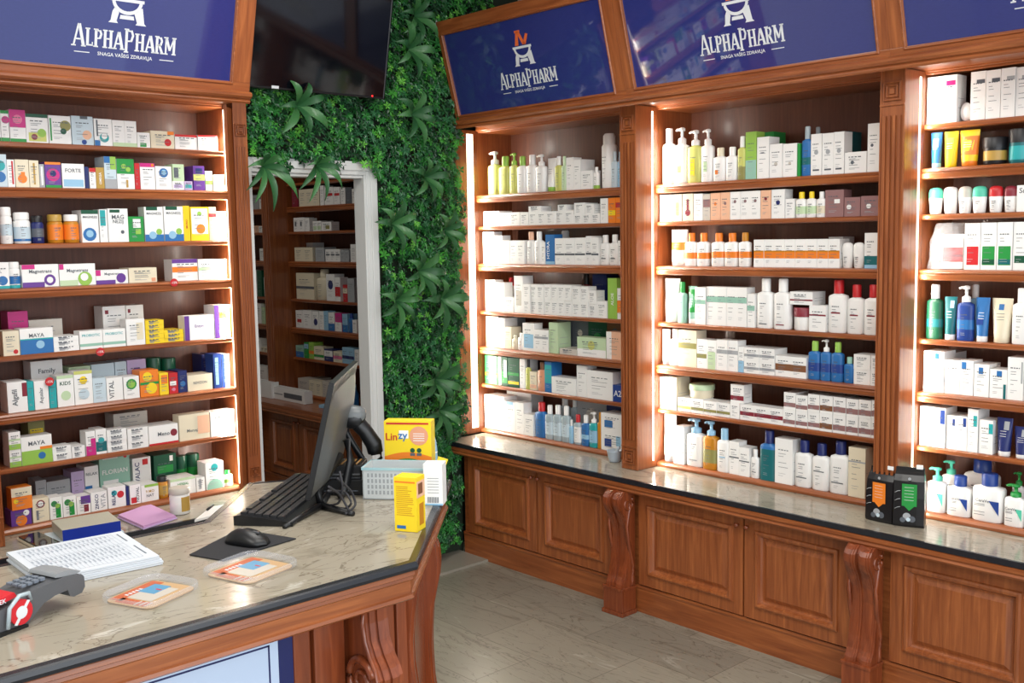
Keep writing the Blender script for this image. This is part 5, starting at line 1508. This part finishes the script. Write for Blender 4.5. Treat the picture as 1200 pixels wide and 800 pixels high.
# coffee-like black pouches on the right worktop
def pouch(px0, px1, pyb, ytop, ang, col, label, tilt=0):
    a = at(px0, pyb, 2, .622); b = at(px1, pyb, 2, .622); xx = (a.x+b.x)/2
    yy0 = at(px0, pyb, 0, xx).y; yy1 = at(px1, pyb, 0, xx).y; w = abs(yy0-yy1); h = at((px0+px1)/2, ytop, 0, xx).z-.622
    r = empty('black_pouch', (xx, (yy0+yy1)/2, .6225), RB+ang, label=label, cat='pouch', group='black pouches on the worktop')
    BKF = plain('black_foil', (22, 22, 26), .3, noise=.2)
    m = MB(); n = 8; prof = [(0, .5, .030), (.04, .5, .034), (.5, .5, .032), (.78, .49, .026), (.88, .47, .014), (.93, .46, .004), (1, .46, .003)]
    vs = []
    for t, hw, dp in prof:
        for (sx, sy) in ((-1, -1), (-.5, -1.08), (.0, -1.1), (.5, -1.08), (1, -1), (1, 1), (0, 1.05), (-1, 1)): vs.append((sx*hw*w, sy*dp+.03, t*h))
    m.add(vs, [(i*8+k, i*8+(k+1) % 8, i*8+8+(k+1) % 8, i*8+8+k) for i in range(6) for k in range(8)]+[list(range(8))[::-1], [48+k for k in range(8)]], BKF)
    m.build('bag', r)
    m = MB(); y = .03-.0365
    m.add([(-w*.22, y, h*.36), (w*.26, y, h*.36), (w*.26, y, h*.74), (-w*.22, y, h*.74)], [(0, 1, 2, 3)], pm(col)); m.add([(-w*.14, y, h*.36), (w*.18, y, h*.36), (w*.02, y, h*.28)], [(0, 2, 1)], pm(col))
    for k in range(5): m.add([(-w*.14, y-.0006, h*(.46+.055*k)), (w*.16, y-.0006, h*(.46+.055*k)), (w*.16, y-.0006, h*(.465+.055*k)), (-w*.14, y-.0006, h*(.465+.055*k))], [(0, 1, 2, 3)], pm('wh'))
    m.build('coloured_label', r)
    m = MB(); n = 14
    for (cx, cz, rr, c) in ((-.05, .18, .13, 'gy'), (.12, .14, .11, 'dg'), (-.18, .12, .09, 'dg'), (.0, .13, .07, 'pb')):
        m.add([(w*cx+w*rr*math.cos(2*PI*i/n), y-.0003-.0003*len(m.f), h*cz+w*rr*math.sin(2*PI*i/n)) for i in range(n)], [list(range(n))], pm(c))
    q = MB().add([(w*.02+w*.05*math.cos(2*PI*i/n), y-.0003, h*.83+w*.05*math.sin(2*PI*i/n)) for i in range(n)], [list(range(n))], pm('gy')); q.build('printed_mark', r)
    for k in range(3):
        MB().tube([(-w*.45, y+.001, h*(.3+.14*k)), (-w*.36, y-.0005, h*(.33+.14*k)), (-w*.27, y, h*(.34+.14*k))], .0012, pm('gy'), 4).build('printed_leaf', r)
    m.build('printed_flower', r)
    MB().box(w*.2, w*.42, .014, .020, h*.985, h*1.06, pm('wh')).build('clip', r, bevel=.002)
pouch(1014, 1046, 611, 549, -.05, 'og', 'black foil pouch with an orange label on the right worktop')
pouch(1048, 1081, 617, 549, .35, 'gn', 'black foil pouch with a green label on the right worktop')
# mortar and pestle by the first pilaster
p = at(722, 541, 2, .622)
r = empty('mortar', (p.x, p.y+.01, .6222), 0, label='small pale grey mortar standing against the pilaster on the right ledge', cat='mortar')
MB().lathe([(.022, 0), (.026, .004), (.030, .02), (.036, .05), (.038, .055), (.034, .055), (.028, .02), (.01, .012)], 0, 0, plain('pale_ceramic', (176, 190, 202), .3), 22).build('bowl', r)
MB().tube([(p.x-.005, p.y+.012, .644), (p.x-.01, p.y-.01, .672), (p.x-.02, p.y-.036, .70)], [.011, .008, .008], plain('pale_ceramic', (176, 190, 202), .3), 10).build('pestle', label='pale grey pestle leaning in the mortar', cat='pestle')
# objects on the back-room worktop
def simplebox(px0, px1, pyb, pyt, col, label, dep=.12, slot=False):
    a = at(px0, pyb, 2, .622); yy1 = at(px1, pyb, 0, a.x).y; w = a.y-yy1; h = at(px0, pyt, 0, a.x).z-.622
    m = MB().box(-w/2, w/2, 0, dep, 0, h, pm(col))
    if slot: m.box(-w*.1, w*.42, -.002, 0, h*.25, h*.65, pm('dg')); m.box(-w*.4, -w*.15, -.001, 0, h*.4, h*.5, pm('gy'))
    m.box(-w*.5, w*.5, .02, .021, h, h+.001, pm('gy'))
    m.build('carton', loc=(a.x, a.y-w/2, .6225), rotz=RB, label=label, cat='box')
simplebox(318, 357, 466, 452, 'wh', 'white carton with a dark slot on the back-room worktop', .06, True)
simplebox(298.5, 318, 463, 445, 'wh', 'plain white carton left of the slotted one on the back-room worktop', .06)
p = at(414, 478, 2, .622)
MB().lathe([(.036, 0), (.04, .04), (.038, .09), (.026, .12), (.024, .15)], 0, 0, pm('bl'), 14).build('blue_container', loc=(p.x, p.y, .6225), label='blue container behind the monitor on the back-room worktop', cat='container')
p = at(386, 478, 2, .622)
MB().prism([(0, 0), (.12, -.02), (.10, .1), (-.02, .08)], 0, .02, pm('lb'), axis=2).build('blue_folder', loc=(p.x-.02, p.y-.02, .6225), label='light blue folder by the monitor edge on the back-room worktop', cat='folder')
p = at(358, 467, 2, .622); MB().box(-.02, .02, -.045, .045, 0, .012, BKP).build('stapler', loc=(p.x, p.y, .6225), label='small black gadget in front of the slotted carton, back room', cat='gadget', bevel=.003)
# discount stickers
def sticker(px, py, ax, pl, label):
    p = at(px, py, ax, pl); n = 20; m = MB(); rr = .0165
    m.prism([(rr*math.cos(2*PI*i/n), rr*math.sin(2*PI*i/n)) for i in range(n)], -.0012, 0, pm('rd'), axis=1); put_text(m, '-15%', 0, -.0016, 0, .024, .012, pm('wh'))
    m.build('discount_sticker', loc=p, label=label, cat='sticker', group='round red discount stickers')
sticker(204, 331, 1, LP-.018, 'round red discount sticker on the fourth shelf edge, left cabinet')
sticker(117.5, 412, 1, LP-.008, 'round red discount sticker on the fifth shelf edge, left cabinet')
sticker(58, 447, 1, LP-.002, 'round red discount sticker on a white box, sixth shelf, left cabinet')
# ------------------------------------------------------------------ light
def area(name, loc, target, sx, sy, energy, col=(1, 1, 1)):
    L = bpy.data.lights.new(name, 'AREA'); L.shape = 'RECTANGLE'; L.size = sx; L.size_y = sy; L.energy = energy; L.color = col
    o = bpy.data.objects.new(name, L); C.objects.link(o); o.location = loc
    o.rotation_euler = (Vector(target)-Vector(loc)).to_track_quat('-Z', 'Y').to_euler(); return o
area('shop_window', (.6, -1.5, 1.6), (1.6, 3, 1.2), 4.5, 2.6, 66, (.93, .97, 1))
area('ceiling_lamp', (1.6, 1.2, 3.05), (1.6, 1.2, 0), 1.2, 1.2, 22, (1, .97, .92))
area('ceiling_lamp', (1.9, 2.8, 3.05), (1.9, 2.8, 0), 1.2, .6, 18, (1, .97, .92))
area('ceiling_lamp', (-.6, 1.6, 3.05), (-.6, 1.6, 0), 1.2, 1.2, 24, (1, .97, .92))
area('back_room_lamp', (2.2, 6.0, 3.05), (2.2, 6.0, 0), .8, .8, 9, (1, .95, .88))
w = bpy.data.worlds.new('world'); w.use_nodes = True; bpy.context.scene.world = w
bg = w.node_tree.nodes['Background']; bg.inputs[0].default_value = (.85, .92, 1, 1); bg.inputs[1].default_value = .7
sc_ = bpy.context.scene
sc_.view_settings.view_transform = 'Standard'; sc_.view_settings.look = 'None'; sc_.view_settings.gamma = 1; sc_.view_settings.exposure = .52; sc_.view_settings.use_curve_mapping = False
